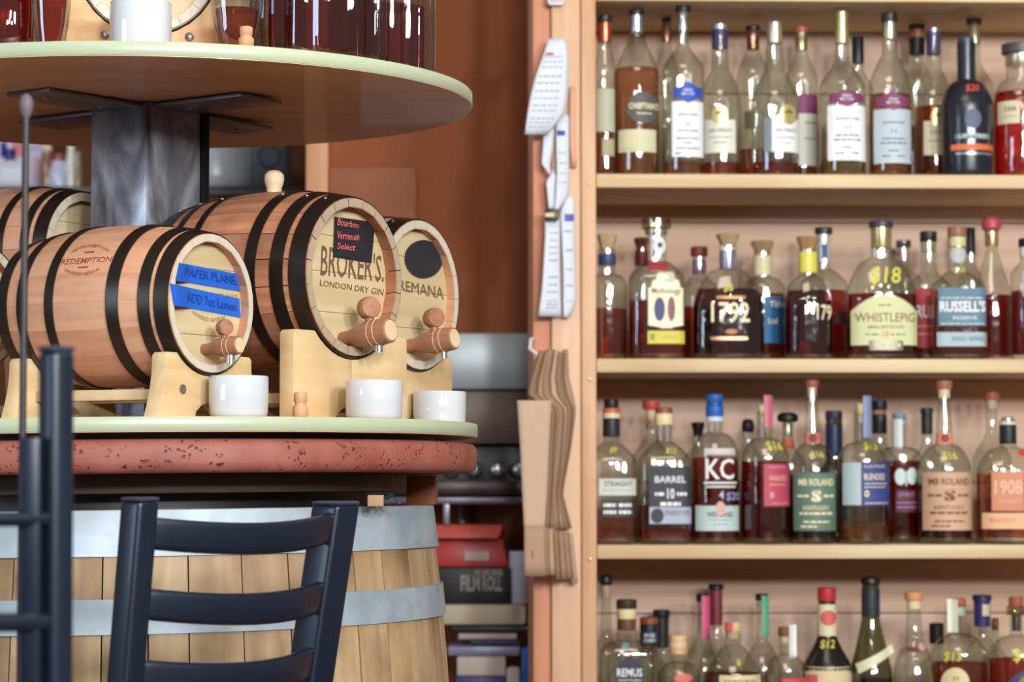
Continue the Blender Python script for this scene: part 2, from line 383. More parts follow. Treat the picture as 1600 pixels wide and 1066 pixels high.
# --- row 1 (top)
bottle(0, 946, 34, 112, 70, 20, [(24, 36, 23, BLK), (35, 66, 22, '#c0593e', 's')], 'narrow bottle with black cap and orange foil against the post, top shelf', 208, '#c8762e', labels=[(932, 961, 141, 208, '#aeb49a'), (941, 960, 219, 246, '#a8a07e')])
bottle(0, 996, 72, 116, 54, 22, [(17, 24, 24, BLK), (23, 51, 21, SLV, 's')], 'pinkish amber bottle with grey oval badge and cream lower label, top shelf', 108, '#d9946a', curve='l',
       labels=[(979, 1031, 149, 198, '#55544f', dict(s='e', t=[("CHIEFTAIN'S", .06, .97, .46, .66, 'c', .02)], l=[(.3, .75, .3, .34)], lc='c')), (966, 1025, 207, 242, '#cfcba4', dict(l=LN((.08, .45, .12))))])
bottle(0, 1043, 44, 128, 62, 14, [(25, 33, 15, BLK), (34, 66, 14, '#b78466', 's')], 'half-hidden bottle with black cap behind the tallest blue-banner bottle', t=.17)
bottle(0, 1069, 66, 112, 66, 17, [(10, 19, 24, BLK), (18, 48, 16, SLV, 's')], 'tall clear bottle with blue banner over a big white label', 255, '#c98a5a', t=.052, curve='s',
       labels=[(1049, 1099, 163, 249, '#eceff0', WL), (1052, 1097, 133, 166, '#2f4fb0', dict(s='x', e=.0006, t=[('SINGLE', .34, .66, .56, .68, 'w', .01), ('MALT CASK', .28, .72, .38, .5, 'w', .01)]))])
bottle(0, 1127, 66, 160, 112, 28, [(38, 47, 25, SLV, 's'), (46, 76, 25, '#3a3560')], 'clear bottle with purple neck foil and round gold badge, nearly empty', 256, '#c4603a', curve='m', nt_=24, t=.092,
       labels=[(1100, 1149, 191, 243, '#dcdccc', dict(t=[('CASK STRENGTH', .12, .86, .62, .72, 'k', 0)], l=LN((.15, .85, .45), (.3, .7, .3)))), (1110, 1138, 170, 199, '#d9cf8c', dict(s='e', e=.0006, m=1, t=[('*', .25, .75, .25, .75, 'n', .05)]))])
bottle(0, 1179, 52, 122, 70, 20, [(41, 48, 23, BLK), (47, 78, 20, '#c07a4a', 's')], 'half-hidden bottle with black cap and copper neck between two badge bottles', 235, '#b5602a', t=.165,
       labels=[(1163, 1180, 178, 205, '#6a5a4a')])
bottle(0, 1213, 74, 160, 112, 30, [(35, 68, 25, '#c8c0a8', 's')], 'clear round bottle with silver capsule, gold badge and white label with grey edge', 256, '#b8502e', curve='m', nt_=24,
       labels=[(1192, 1204, 188, 242, '#7f8a8e'), (1203, 1248, 190, 242, '#e9ecea', dict(t=[('CASK STRENGTH', .12, .9, .6, .7, 'k', 0)], l=LN((.15, .85, .42), (.3, .7, .25)))), (1217, 1245, 168, 199, '#d9cf8c', dict(s='e', e=.0006, m=1, t=[('*', .25, .75, .25, .75, 'n', .05)]))])
bottle(0, 1255, 52, 128, 78, 20, [(42, 51, 22, '#b25a44'), (50, 79, 18, GLD, 's')], 'rear bottle with red top, gold neck and plum banner, half hidden', 250, '#b8643a', t=.15,
       labels=[(1246, 1279, 180, 262, '#c8c6b8', dict(l=LN((.3, .9, .8), (.3, .9, .5)))), (1246, 1279, 152, 181, '#7e3a62', dict(e=.0004))])
WL2 = dict(t=[('GLENROTHES', .2, .8, .73, .77, 'k', .01), ('11', .44, .57, .56, .62, 'b', .02)], l=LN((.2, .8, .44), (.15, .85, .36), (.35, .62, .22), (.2, .4, .12), (.6, .8, .12)))
bottle(0, 1319, 72, 138, 92, 24, [(18, 68, 22, '#c9bf86', 's')], 'clear bottle with gold capsule, plum banner and white label, pale spirit', 252, '#c9b46a', curve='s', nt_=21,
       labels=[(1292, 1353, 169, 255, '#eceeec', WL2), (1294, 1349, 144, 172, '#7e3a62', dict(s='x', e=.0006, t=[('SINGLE', .36, .64, .55, .68, 'w', .01), ('MALT CASK', .3, .7, .36, .49, 'w', .01)]))])
bottle(0, 1344, 46, 140, 108, 18, [(58, 99, 19, BLK)], 'rear bottle with long black capsule beside the gold capsule bottle', t=.16)
bottle(0, 1394, 67, 140, 88, 24, [(21, 35, 26, '#2a1c18'), (34, 62, 22, '#d2c8b0', 's')], 'bottle with dark stopper, plum banner and pale blue label, amber spirit', 149, '#c07a4a', curve='m', nt_=22,
       labels=[(1365, 1423, 175, 259, '#b9c6cc', WL2), (1368, 1420, 149, 177, '#7e3a62', dict(s='x', e=.0006, t=[('SINGLE', .36, .64, .55, .68, 'w', .01), ('MALT CASK', .3, .7, .36, .49, 'w', .01)]))])
bottle(0, 1437, 46, 130, 92, 22, [(34, 46, 26, BLK), (45, 60, 24, '#8a4e2e'), (59, 86, 25, BLK)], 'rear bottle with black and copper banded capsule, top shelf', 200, '#b5603a', t=.225)
bottle(0, 1463, 62, 160, 112, 26, [(44, 52, 22, '#b9bcd2', 's'), (51, 86, 22, '#4a4478')], 'amber bottle with violet capsule beside the matte black bottle', 168, '#b9622e', curve='m', nt_=22, t=.14,
       labels=[(1442, 1476, 193, 246, '#d8cfb4', dict(t=[('CASK', .3, .85, .62, .72, 'k', 0)], l=LN((.2, .85, .4)))), (1452, 1482, 172, 203, '#cfc48a', dict(s='e', e=.0006, m=1, t=[('*', .25, .75, .25, .75, 'n', .05)]))])
bottle(0, 1514.5, 83, 172, 126, 29, [(59, 70, 27, '#3a4660'), (69, 92, 27, '#28303f'), (92, 96, 28, '#8a8a80', 's')], 'matte black round-shouldered bottle with red price and orange band', gl='!#20242c', curve='r', base_w=.92, t=.055,
       labels=[(1484, 1553, 230, 239, '#e0703c', dict(m=0)), (1490, 1549, 243, 246, '#9fb0b0', dict(m=1)), (1489, 1545, 214, 222, '#5f7a7c', dict(e=.0002, t=[('LIMITED', .1, .9, .2, .9, 'w', 0)])), (1503, 1530, 176, 206, '#5b6680', dict(s='e'))], marks=[('$20', 1517, 143, 13, 'r', .2)])
bottle(0, 1527, 60, 140, 92, 18, [(27, 39, 24, '#2a1c18'), (38, 70, 18, '#d8c6a0', 's')], 'rear bottle with dark stopper and gold neck above the matte black bottle', 200, '#c98a5a', t=.165)
bottle(0, 1599, 86, 160, 124, 44, [(69, 85, 58, '#4c4444'), (84, 104, 46, '#c6bfa0', 's')], 'red bottle with wide grey stopper cut by the right frame edge', 146, '#b02018', curve='r',
       labels=[(1559, 1589, 163, 198, '#d8cfae', dict(t=[('CASK', .25, .85, .55, .75, 'k', .01)], l=LN((.2, .85, .3))))])
# --- row 2
bottle(1, 949, 62, 448, 428, 26, [(366, 393, 32, '#cfb890', 'fsx'), (397, 414, 28, '#2e4468')], 'decanter with faceted gold stopper and blue neck band beside post', 483, '#a04a1e', curve='r')
bottle(1, 1003, 44, 440, 415, 20, [(372, 392, 25, '#8a5a3a', 'f'), (392, 416, 22, '#7a2a2c')], 'rear bottle with copper stopper and dark red neck, second shelf', 470, '#a8401c', t=.17)
bottle(1, 1026, 88, 438, 408, 31, [(342, 358, 46, '#d8d4c0', 'G'), (357, 366, 36, '#b9b2a0', 's')], 'square-shouldered bottle with glass stopper, white shield label and yellow strip', 472, '#c8472c', n=4, dep=.8, curve='m',
       labels=[(1011, 1066, 428, 515, '#eeeecb', dict(s='h', t=[('Mythology', .1, .92, .58, .72, 'n', .01)])), (1020, 1037, 467, 504, '#4c4a74', dict(s='e', e=.0007)), (1041, 1053, 466, 504, '#8a5a58', dict(s='e', e=.0007)),
               (1010, 1068, 519, 539, '#d2c84e', dict(t=[('10', .06, .18, .25, .8, 'k', .02), ('STRAIGHT', .4, .8, .38, .6, 'g', 0)])), (1020, 1041, 372, 398, '#dfe4e2', dict(s='e')), (1027, 1035, 380, 388, '#33363c', dict(s='e', e=.0006)), (1012, 1042, 410, 424, '#a83a3a')])
bottle(1, 1093, 58, 450, 428, 22, [(386, 401, 27, '#7c3428'), (405, 428, 22, '#8a6a78')], 'rear bottle with reddish wooden stopper left of the numbered decanter', 480, '#a83a20', t=.16)
D92 = [('1792', .0, 1, 0, 1, 'p', .01)]
bottle(1, 1138, 113, 490, 418, 27, [(366, 384, 38, '#cfb084', 'fsx'), (391, 421, 26, '#aeb2c2', 's')], 'wide dark decanter with four cream digits and gold stopper', 452, '#4a2430', n=2.6, dep=.55, curve='r', t=.055,
       labels=[(1117, 1163, 464, 469, '#a07a54', dict(m=1)), (1108, 1166, 528, 533, '#b98a62', dict(m=1)), (1131, 1150, 516, 524, '#c07a58', dict(s='e'))], marks=[('$6', 1136, 452, 14, 'y', .2), ('1792', 1139, 490, 32, 'c', 0, 60)])
bottle(1, 1192, 70, 452, 433, 28, [(377, 397, 38, '#c0a072', 'fsx'), (400, 431, 29, '#d8d0a4')], 'bottle with bronze stopper, cream neck and blue label behind decanters', 460, '#a8582e', t=.155, curve='r',
       labels=[(1190, 1226, 466, 538, '#1f6496', dict(t=[('TEN', .25, .9, .78, .9, 'c', .01), ('Ltd', .2, .6, .42, .54, 'c', .01)]))])
bottle(1, 1263, 76, 480, 430, 28, [(370, 393, 36, '#c09a6c', 'fsx'), (394, 427, 30, '#dcd458')], 'dark decanter with bright yellow neck band turned sideways', 455, '#5a2832', n=2.4, dep=.8, curve='r', t=.06,
       marks=[('179', 1285, 490, 24, 'c', 0, 24)])
bottle(1, 1288, 74, 446, 420, 20, [(356, 366, 28, '#2a2422'), (367, 411, 20, '#d6d4d0')], 'rear bottle with white neck wrap and reddish spirit, second shelf', 455, '#c4433a', t=.165, curve='m',
       labels=[(1284, 1292, 382, 404, '#4a4a7c', dict(e=.0012)), (1300, 1324, 488, 508, '#4a2a30')])
bottle(1, 1378, 110, 468, 402, 33, [(346, 356, 38, '#3a3248'), (355, 388, 33, '#cbb884', 's')], 'broad bottle with dark stopper and cream arched label', 460, '#8a2a1c', n=2.5, dep=.62, curve='r', t=.055,
       labels=[(1327, 1430, 463, 541, '#d3d7a4', dict(s='a', t=[('WHISTLEPIG', .05, .96, .46, .64, 'n', .005), ('SMALL BATCH RYE', .23, .78, .33, .39, 'n', .015), ('10', .45, .55, .16, .28, 'r', .01)], l=LN((.2, .42, .2), (.58, .8, .2), (.4, .6, .78)))), (1353, 1406, 534, 549, '#6a6450', dict(e=.0008, m=1)),
               (1360, 1366, 538, 544, '#c8c8c0', dict(e=.0014)), (1372, 1378, 538, 544, '#c8c8c0', dict(e=.0014)), (1384, 1390, 538, 544, '#c8c8c0', dict(e=.0014)), (1396, 1402, 538, 544, '#c8c8c0', dict(e=.0014))], marks=[('$18', 1380, 434, 30, 'y', .15)])
bottle(1, 1413, 56, 440, 415, 20, [(376, 387, 24, '#6f6a66', 's')], 'rear bottle with small grey cap behind the cream-labelled bottle', 470, '#7a3020', t=.23)
bottle(1, 1452, 66, 450, 420, 24, [(362, 378, 27, '#2c2420'), (377, 394, 23, '#d2c9a6')], 'bottle with red label and white letters squeezed behind the blue-grey label', 470, '#a83a24', t=.15, n=3,
       labels=[(1425, 1470, 453, 545, '#b33a44', dict(t=[('RUS', .05, .66, .5, .72, 'w', .01)], l=LN((.1, .64, .35), (.1, .64, .22)), lc='p'))])
bottle(1, 1497, 81, 452, 424, 30, [(355, 371, 30, '#9a6a54'), (370, 386, 28, '#d8cf9c')], 'square bottle with wooden stopper and blue-grey double label', 456, '#b8562a', n=6, dep=.8, curve='m',
       labels=[(1461, 1536, 452, 511, '#5f7f94', dict(t=[("RUSSELL'S", .03, .98, .36, .66, 'w', .03), ('RESERVE', .3, .8, .16, .25, 'w', 0)], l=LN((.05, .95, .04), (.05, .95, .72)), lc='w')), (1459, 1537, 521, 543, '#a9bcc4', dict(t=[('SINGLE', .28, .58, .4, .7, 'b', 0), ('BARREL', .64, .94, .4, .7, 'b', 0)])), (1484, 1510, 387, 412, '#b9bcb8', dict(s='e'))], marks=[('$10', 1498, 424, 11, 'y', .2)])
bottle(1, 1518, 40, 440, 410, 16, [(356, 398, 15, BLK)], 'rear bottle with slim black capsule behind the square bottle', t=.2)
bottle(1, 1551, 65, 468, 388, 18, [(339, 361, 31, '#b84a56', 'd'), (361, 385, 22, GLD, 's')], 'dark red bottle with round pink-red stopper and gold collar', 462, '#6e2624', curve='l', nt_=20, t=.125)
bottle(1, 1606, 52, 430, 405, 20, [(373, 386, 26, BLK), (386, 402, 22, '#d8d6d0')], 'dark bottle with black cap cut off at the right frame edge', 455, '#4a2028', t=.06,
       labels=[(1594, 1602, 425, 465, '#b8b4c0')])
# --- row 3
bottle(2, 955, 80, 724, 692, 24, [(624, 639, 23, BLK), (638, 646, 27, '#b9643e'), (645, 654, 28, '#dcc9a8'), (654, 683, 27, '#23262c')], 'clear bottle with black neck wrap and black-and-white label beside the post', 796, '#b8602a', n=3.5, dep=.85, curve='m',
       labels=[(934, 992, 748, 774, '#c9ccc2', dict(t=[('STRAIGHT', .15, .9, .55, .85, 'k', .01)], l=LN((.1, .9, .3)))), (938, 992, 781, 808, '#2c2a2c', dict(l=[(.06, .42, .6, .8), (.5, .86, .6, .8), (.06, .42, .2, .4), (.5, .86, .2, .4)], lc='w')), (948, 958, 661, 677, '#aeb4b0', dict(e=.0026))], marks=[('$9', 957, 704, 10, 'y', .3)])
bottle(2, 1017, 60, 720, 675, 17, [(626, 640, 27, '#c04a48'), (640, 671, 18, '#d8b48c')], 'rear bottle with red cap and cork neck, third shelf', 790, '#c8774a', t=.165)
bottle(2, 1037, 82, 722, 690, 25, [(637, 647, 27, '#8a4a3a'), (646, 664, 29, CRM)], 'clear square bottle with navy label, silver strip and round black seal', 826, '#c4503a', n=5, dep=.85, curve='m',
       labels=[(1013, 1076, 729, 792, '#33363f', dict(t=[('BARREL', .12, .88, .6, .76, 'w', .01), ('10', .42, .6, .2, .46, 'w', .02)], l=[(.12, .34, .28, .36), (.66, .9, .28, .36), (.25, .75, .03, .12)], lc='w')), (1012, 1077, 792, 818, '#a9b2c4', dict(m=0, t=[('STRAIGHT RYE', .35, .95, .5, .8, 'k', 0)])), (1014, 1034, 794, 817, '#33343a', dict(s='e', e=.0007))], marks=[('$12', 1046, 705, 10, 'y', .3)])
bottle(2, 1090, 50, 720, 695, 18, [(660, 683, 21, '#1b1414', 'f')], 'rear bottle with dark flared stopper beside the blue cap', t=.17)
bottle(2, 1116, 75, 712, 676, 24, [(616, 628, 27, '#1f62b0'), (628, 634, 25, '#184c8c'), (634, 651, 28, '#1f62b0'), (651, 659, 28, '#c9d6e4')], 'bottle with bright blue capsule and two big white letters', 715, '#a8341c', curve='r',
       labels=[(1084, 1152, 790, 829, '#bcd0cc', dict(t=[('WESTLAND', .25, .84, .55, .76, 'k', .01)], l=LN((.3, .8, .42), (.38, .72, .25)))), (1114, 1129, 783, 806, '#d8a8a0', dict(s='e', e=.0007)),
               (1096, 1148, 753, 756, '#e8e8e6', dict()), (1099, 1146, 759, 762, '#d8d8d6', dict()), (1097, 1145, 701, 711, '#c9cbc6', dict(l=LN((.1, .9, .3))))], marks=[('KC', 1121, 733, 32, 'w', 0, 44), ('$20', 1142, 776, 14, '#8fa6d0', .1), ('4', 1123, 773, 13, '#c9b8d8', 0)])
bottle(2, 1168, 46, 720, 690, 16, [(655, 676, 20, '#1a1212', 'd')], 'rear bottle with round black stopper left of the pink label', t=.17)
bottle(2, 1194, 76, 718, 684, 24, [(633, 647, 22, '#d8c99c'), (646, 664, 18, '#c8bba0')], 'red bottle with pink tape on its stopper and crimson label', 721, '#8e2420', curve='r', tape=(1192, 1206, 618, 667, '#c8687e'),
       labels=[(1188, 1231, 725, 791, '#b84660', dict(t=[('WHEATED', .2, .85, .6, .72, 'p', .01), ('FLAVOUR', .22, .8, .9, .95, 'p', 0), ('8', .22, .38, .2, .34, 'p', 0)], l=LN((.22, .8, .5), (.3, .9, .06)), lc='p'))], marks=[('$16', 1206, 698, 16, 'y', -.3)])
bottle(2, 1230, 58, 726, 692, 18, [(645, 660, 34, '#14110f', 'd'), (661, 683, 14, '#d0b894', 's')], 'rear bottle with wide black domed stopper and red-gold collar', 760, '#8a3a24', t=.16,
       labels=[(1220, 1240, 685, 701, '#c8604c')])
RS = dict(l=[(.1, .3, .12, .15), (.36, .66, .12, .15), (.14, .86, .2, .23)], lc='c')
def roland(lc, tc, lc2): return dict(t=[('MB ROLAND', .1, .92, .78, .9, tc, .02), ('S', .38, .62, .5, .7, tc, .06), ('KENTUCKY', .2, .8, .36, .43, tc, .01)], l=[(.08, .34, .58, .62), (.66, .92, .58, .62), (.12, .88, .28, .32), (.2, .8, .14, .17), (.14, .5, .06, .09)], lc=tc)
bottle(2, 1268, 73, 738, 694, 27, [(594, 605, 22, '#a85f48'), (604, 620, 15, '#d8c8a8')], 'dark long-necked bottle with pink seal ring and green label', 742, '#3a2624', curve='r', nt_=14,
       labels=[(1236, 1303, 739, 829, '#5c7a68', roland('', 'c', ''))]+[(1255, 1282, 677, 693, '#d07a68'), (1262, 1274, 678, 692, '#7a3028', dict(s='e', e=.0008))], marks=[('$16', 1272, 711, 12, 'y', -.2)])
bottle(2, 1302, 52, 740, 716, 26, [(642, 656, 27, '#3a3048'), (655, 663, 26, '#c8b080', 's'), (662, 714, 27, '#1f2c50')], 'rear bottle with long navy capsule and gold ring', gl='#6a7a80', t=.16)
bottle(2, 1347, 80, 722, 690, 26, [(631, 649, 20, '#dcc690'), (648, 662, 18, '#d0c4a4')], 'clear bottle with grey-blue tape on its cork and navy label', 816, '#d09a5a', curve='r', tape=(1346, 1360, 619, 684, '#8690b4'),
       labels=[(1312, 1338, 723, 789, '#b9c9d0'), (1339, 1386, 723, 790, '#3a4684', dict(t=[('BLENDED', .08, .8, .6, .74, 'c', .01), ('FLAVOUR', .08, .8, .88, .94, 'c', 0), ('o', .08, .24, .2, .36, 'c', .02)], l=LN((.08, .88, .5), (.08, .8, .42), (.1, .9, .05)), lc='c'))], marks=[('$15', 1355, 698, 14, 'y', .1)])
bottle(2, 1373, 54, 722, 690, 22, [(626, 641, 25, BLK), (640, 648, 22, '#b0784a'), (648, 678, 24, BLK)], 'rear bottle with black and copper capsule beside the taped cork bottle', t=.21)
bottle(2, 1404, 68, 712, 698, 22, [(646, 656, 22, '#7d90b0'), (655, 664, 20, '#c9d0cc')], 'dark red bottle printed with a pale butterfly', 720, '#7c1f1a', curve='r', t=.12, tape=(1394, 1407, 655, 701, '#d2dad6'),
       labels=[(1391, 1408, 732, 758, '#c9d8d4', dict(s='e')), (1409, 1427, 731, 757, '#c9d8d4', dict(s='e')), (1406, 1411, 736, 760, '#a8bcb8', dict(s='e', e=.0006)), (1392, 1426, 766, 800, '#5a1c24', dict(t=[('SPIRIT', .1, .9, .7, .9, 'v', 0)], l=[(.05, .95, .4, .46), (.05, .95, .2, .26)], lc='v'))])
bottle(2, 1447, 54, 724, 692, 18, [(638, 646, 20, '#2c3036'), (645, 679, 18, BLK)], 'rear bottle with slim black capsule left of the tan label', t=.165)
bottle(2, 1474, 82, 736, 694, 28, [(595, 608, 26, '#b0705a'), (607, 622, 19, '#dccba0')], 'long-necked bottle with orange seal ring and large tan label', 742, '#5a2c20', curve='r', nt_=15,
       labels=[(1436, 1513, 738, 828, '#cfa98a', roland('', 'n', '')), (1459, 1487, 677, 693, '#dd8f74'), (1467, 1479, 678, 692, '#8a3a28', dict(s='e', e=.0008))], marks=[('$16', 1476, 713, 14, 'y', -.2)])
bottle(2, 1548, 60, 716, 676, 18, [(612, 625, 25, '#a8563e'), (624, 640, 18, '#d8c0a0')], 'rear bottle with red-brown stopper and tall clear neck', 780, '#b8603a', t=.165, curve='l')
bottle(2, 1573, 100, 738, 698, 27, [(652, 660, 20, SLV, 's'), (659, 664, 27, '#dcd8cc'), (664, 694, 27, '#22262c')], 'broad bottle with black capsule and copper-coloured print, far right', 740, '#b8603a', n=3, dep=.75, curve='r', t=.055,
       labels=[(1540, 1590, 736, 798, '#d08a66', dict(t=[('1908', .08, .95, .4, .78, 'p', .03), ('STRAIGHT', .2, .9, .2, .3, 'p', 0)])), (1527, 1622, 801, 826, '#e0b48a', dict(t=[('KENTUCKY', .2, .5, .4, .65, 'o', .01), ('90', .1, .18, .35, .7, 'o', .02)])), (1582, 1602, 703, 713, '#c84a50', dict(s='e'))])
# --- row 4 (feet below the frame)
bottle(3, 946, 50, 1020, 992, 16, [(898, 915, 20, BLK, 'd'), (914, 934, 16, '#caa08c')], 'rear bottle with black stopper next to the post, lowest shelf', t=.165)
bottle(3, 978, 84, 1022, 1000, 30, [(937, 951, 32, '#3a2c22'), (951, 967, 30, '#e0d29a'), (967, 985, 28, '#6a4630')], 'flat-shouldered clear bottle with dark arched shield label', 1100, '#c88a5a', n=5, dep=.7, curve='r',
       labels=[(959, 1003, 1024, 1090, '#2f3040', dict(s='a', t=[('REMUS', .06, .94, .53, .72, 'w', .01), ('STRAIGHT BOURBON', .1, .9, .42, .47, 'w', 0)]))], marks=[('$9', 975, 1008, 9, 't', .3)])
bottle(3, 1013, 50, 1040, 1018, 26, [(965, 975, 29, '#8a4a30'), (974, 1008, 29, '#1e232c')], 'rear bottle with rust top and printed black capsule', t=.16,
       labels=[(1002, 1024, 988, 1004, '#3c4858', dict(e=.0026, t=[('RYE', .15, .85, .55, .9, 'w', 0), ('AGED', .1, .9, .1, .4, 'w', 0)]))])
bottle(3, 1032, 44, 1040, 1018, 24, [(953, 965, 27, BLK), (964, 1012, 24, '#14161c')], 'rear bottle with plain tall black capsule, lowest shelf', t=.24)
bottle(3, 1058, 66, 1052, 1034, 22, [(992, 1002, 28, '#d9b98c'), (1002, 1012, 28, '#e0c498'), (1012, 1022, 28, '#d0ac7c')], 'clear bottle with pale turned wooden stopper', 1090, '#c06a4a', curve='r',
       labels=[(1049, 1078, 1050, 1064, '#d8725a', dict(s='e'))])
bottle(3, 1096, 60, 1046, 980, 16, [(928, 940, 20, '#1c1614'), (940, 950, 15, '#c8a890')], 'rear sloping bottle with pink tape over its neck', 1100, '#c07a4a', t=.165, curve='l', tape=(1094, 1107, 931, 999, '#d0557c'))
bottle(3, 1117, 54, 1040, 985, 17, [(913, 921, 24, BLK), (921, 977, 20, '#7a2c34')], 'rear bottle with black cap and long dark red capsule', t=.235, curve='l')
bottle(3, 1143, 92, 1062, 1008, 24, [(972, 986, 26, '#d9c48c'), (985, 998, 22, '#d6c49a')], 'squat amber bottle with red and cream stopper and tan label', 1052, '#8a4a22', curve='m', n=2.2,
       labels=[(1118, 1183, 1052, 1100, '#dcc79a', dict(l=[(.1, .9, .8, .84)])), (1131, 1142, 972, 985, '#d86058', dict(e=.003))], marks=[('B', 1149, 1033, 9, 'y', 0)])
bottle(3, 1188, 60, 1040, 995, 16, [(928, 938, 20, '#1c1614'), (938, 948, 15, '#b8c0a0')], 'rear bottle with green tape over its neck', 1080, '#b87a5a', t=.165, curve='l', tape=(1187, 1199, 931, 995, '#5fae84'))
bottle(3, 1224, 64, 1050, 1022, 18, [(980, 994, 22, '#7c5138'), (993, 1005, 18, '#dcc69a')], 'clear bottle with brown cork and white tape strip', 1080, '#b84a38', tape=(1229, 1241, 976, 1028, '#e4e8e2'), curve='r',
       labels=[(1215, 1254, 1058, 1100, '#cf4452')])
bottle(3, 1289, 76, 1042, 994, 30, [(918, 939, 29, '#b82e36'), (939, 944, 26, '#c8b48c')], 'dark bottle with red cap and red circle on cream neck', gl='!#1c1512', curve='l', nt_=27,
       labels=[(1275, 1303, 944, 993, '#d8d0ac'), (1277, 1303, 953, 977, '#d0605a', dict(s='e', e=.0007)), (1253, 1326, 1040, 1100, '#d8c79a', dict(l=[(.05, .95, .92, .95)])), (1255, 1270, 1052, 1078, '#d0606a', dict(e=.0007))], marks=[('$12', 1287, 1006, 14, 'y', .2)])
bottle(3, 1357, 66, 1055, 964, 28, [(901, 915, 31, '#17141a', 'd'), (914, 921, 27, '#cbb088', 's'), (920, 964, 29, '#2a2c34')], 'greenish bottle with tall black capsule and slanted cream tape', 1062, '#3c3a24', gl='#a9b08c', curve='l', nt_=27, extra=((1330, 1036), (1388, 1007), (1392, 1019), (1334, 1051)))
bottle(3, 1424, 66, 1062, 1010, 28, [(925, 938, 28, '#dd9468'), (938, 952, 22, '#e2cfa6')], 'clear flared bottle with orange stopper and dark red neck ring', 1100, '#b87a4a', curve='r', nt_=20,
       labels=[(1410, 1439, 1010, 1017, '#7a4038'), (1428, 1440, 1004, 1016, '#d8a090', dict(s='e', e=.0008))])
bottle(3, 1459, 50, 1040, 1018, 20, [(974, 1006, 23, '#221618')], 'rear bottle with plain dark brown screw cap', t=.17)
bottle(3, 1494, 88, 1024, 990, 22, [(935, 948, 22, '#a8604a'), (948, 962, 20, '#c9d2c4')], 'amber bottle with white tape and round cream label', 1036, '#b0552c', curve='r', tape=(1475, 1490, 936, 988, '#dfe2cc'),
       labels=[(1459, 1502, 1040, 1094, '#dccfa0', dict(s='e', t=[('M', .4, .6, .62, .76, 'g', .02)]))], marks=[('$13', 1476, 1024, 16, 'y', .15)])
bottle(3, 1530, 52, 1020, 992, 22, [(930, 939, 30, '#2b2450'), (938, 979, 26, '#38306c')], 'rear bottle with purple capsule and cream patch', t=.165,
       labels=[(1528, 1540, 944, 962, '#d8cfa8', dict(e=.0032))])
bottle(3, 1550, 40, 1030, 1005, 12, [(966, 985, 11, '#7a4326')], 'thin rear bottle with a slim brown stopper', t=.24)
bottle(3, 1583, 88, 1026, 992, 20, [(933, 947, 23, '#a85a4c'), (947, 961, 30, '#d0d2c8', 'G'), (961, 986, 14, '#4a3a28')], 'bottle with red-brown stopper and dark blue label at the right frame edge', 1030, '#8a3a2c', curve='r',
       labels=[(1562, 1626, 1043, 1100, '#3a3a5c', dict(s='a', e=.0002)), (1577, 1600, 1052, 1080, '#8a7a44', dict(s='e', e=.0008))], marks=[('$15', 1586, 1022, 22, 'y', .1)])
# ------------------------------------------------------------------ tiered display stand on the cask
CX, CY = -.4625, 3.0
LCX, LCY = -.482, 2.997
TILT = (.0125, -.0109)
def tilt(x, y): return TILT[0]*(x-LCX)+TILT[1]*(y-LCY)
Z_UB, Z_LB, DT = EYE+.457, EYE+.0363, .0164
UT = (.0062, .0119)
def ztop_low(x, y): return Z_LB+DT+tilt(x, y)
def ztop_up(x, y): return Z_UB+DT+UT[0]*(x-CX)+UT[1]*(y-CY)
EDGE = plain('#a8b295', .33, 0, .06, 0, 18); PLY = wood('#dcb48c', '#cb9f76', 'x', .45, .4, .0, coat=.12)
st = thing('tiered_display_stand', 'two round pale-edged plywood tiers on a steel column', 'stand', (CX, CY, Z_LB))
def disc(name, cx, cy, R, z, th, tl, mat, edge):
    M = Matrix.Translation((cx-CX, cy-CY, z-Z_LB))@Matrix.Shear('XY', 4, (0, 0))
    M[2][0], M[2][1] = tl
    o = G().lathe([(R-.0012, 0), (R-.0012, th)], 128, M).obj(name, mat, st, 30)
    G().lathe([(R-.0011, .0006), (R, .0016), (R, th-.0012), (R-.0011, th)], 128, M, caps=False).obj('edge_band', edge, o, 60)
    return o
disc('lower_tier', LCX, LCY, .439, Z_LB, DT, TILT, PLY, EDGE)
disc('upper_tier', CX, CY, .4125, Z_UB, DT, UT, PLY, EDGE)
def steelmat():
    m, N, L, b = nt('raw_welded_steel'); b.inputs['Metallic'].default_value = .45; b.inputs['Roughness'].default_value = .34
    tc = N.new('ShaderNodeTexCoord'); mp = N.new('ShaderNodeMapping'); mp.inputs['Scale'].default_value = (1, 1, .35)
    no = N.new('ShaderNodeTexNoise'); no.inputs['Scale'].default_value = 16; no.inputs['Detail'].default_value = 6; no.inputs['Distortion'].default_value = 1.2
    L.new(tc.outputs['Object'], mp.inputs[0]); L.new(mp.outputs[0], no.inputs['Vector'])
    cr = N.new('ShaderNodeValToRGB'); e = cr.color_ramp.elements
    e[0].position = .33; e[0].color = hx('#443c34'); e[1].position = .68; e[1].color = hx('#b4bac2')
    x = e.new(.48); x.color = hx('#777880')
    L.new(no.outputs[0], cr.inputs[0]); L.new(cr.outputs[0], b.inputs['Base Color'])
    return m
STEEL = steelmat()
ca = R_(36)                                # column turned so two faces show
c0 = px(228, 300, 2.93)
fx, fy = Vector((-math.cos(ca), math.sin(ca), 0)), Vector((math.sin(ca), math.cos(ca), 0))
corner = Vector((c0.x-CX, 2.93-CY, 0))
MC = Matrix.Translation(corner)@Matrix(((fx.x, fy.x, 0, 0), (fx.y, fy.y, 0, 0), (0, 0, 1, 0), (0, 0, 0, 1)))
cz0, cz1 = DT, Z_UB-Z_LB-.0002
SD = .098
G().box(0, SD, 0, SD, cz0-.002, cz1, MC).obj('column', STEEL, st, bevel=.004)
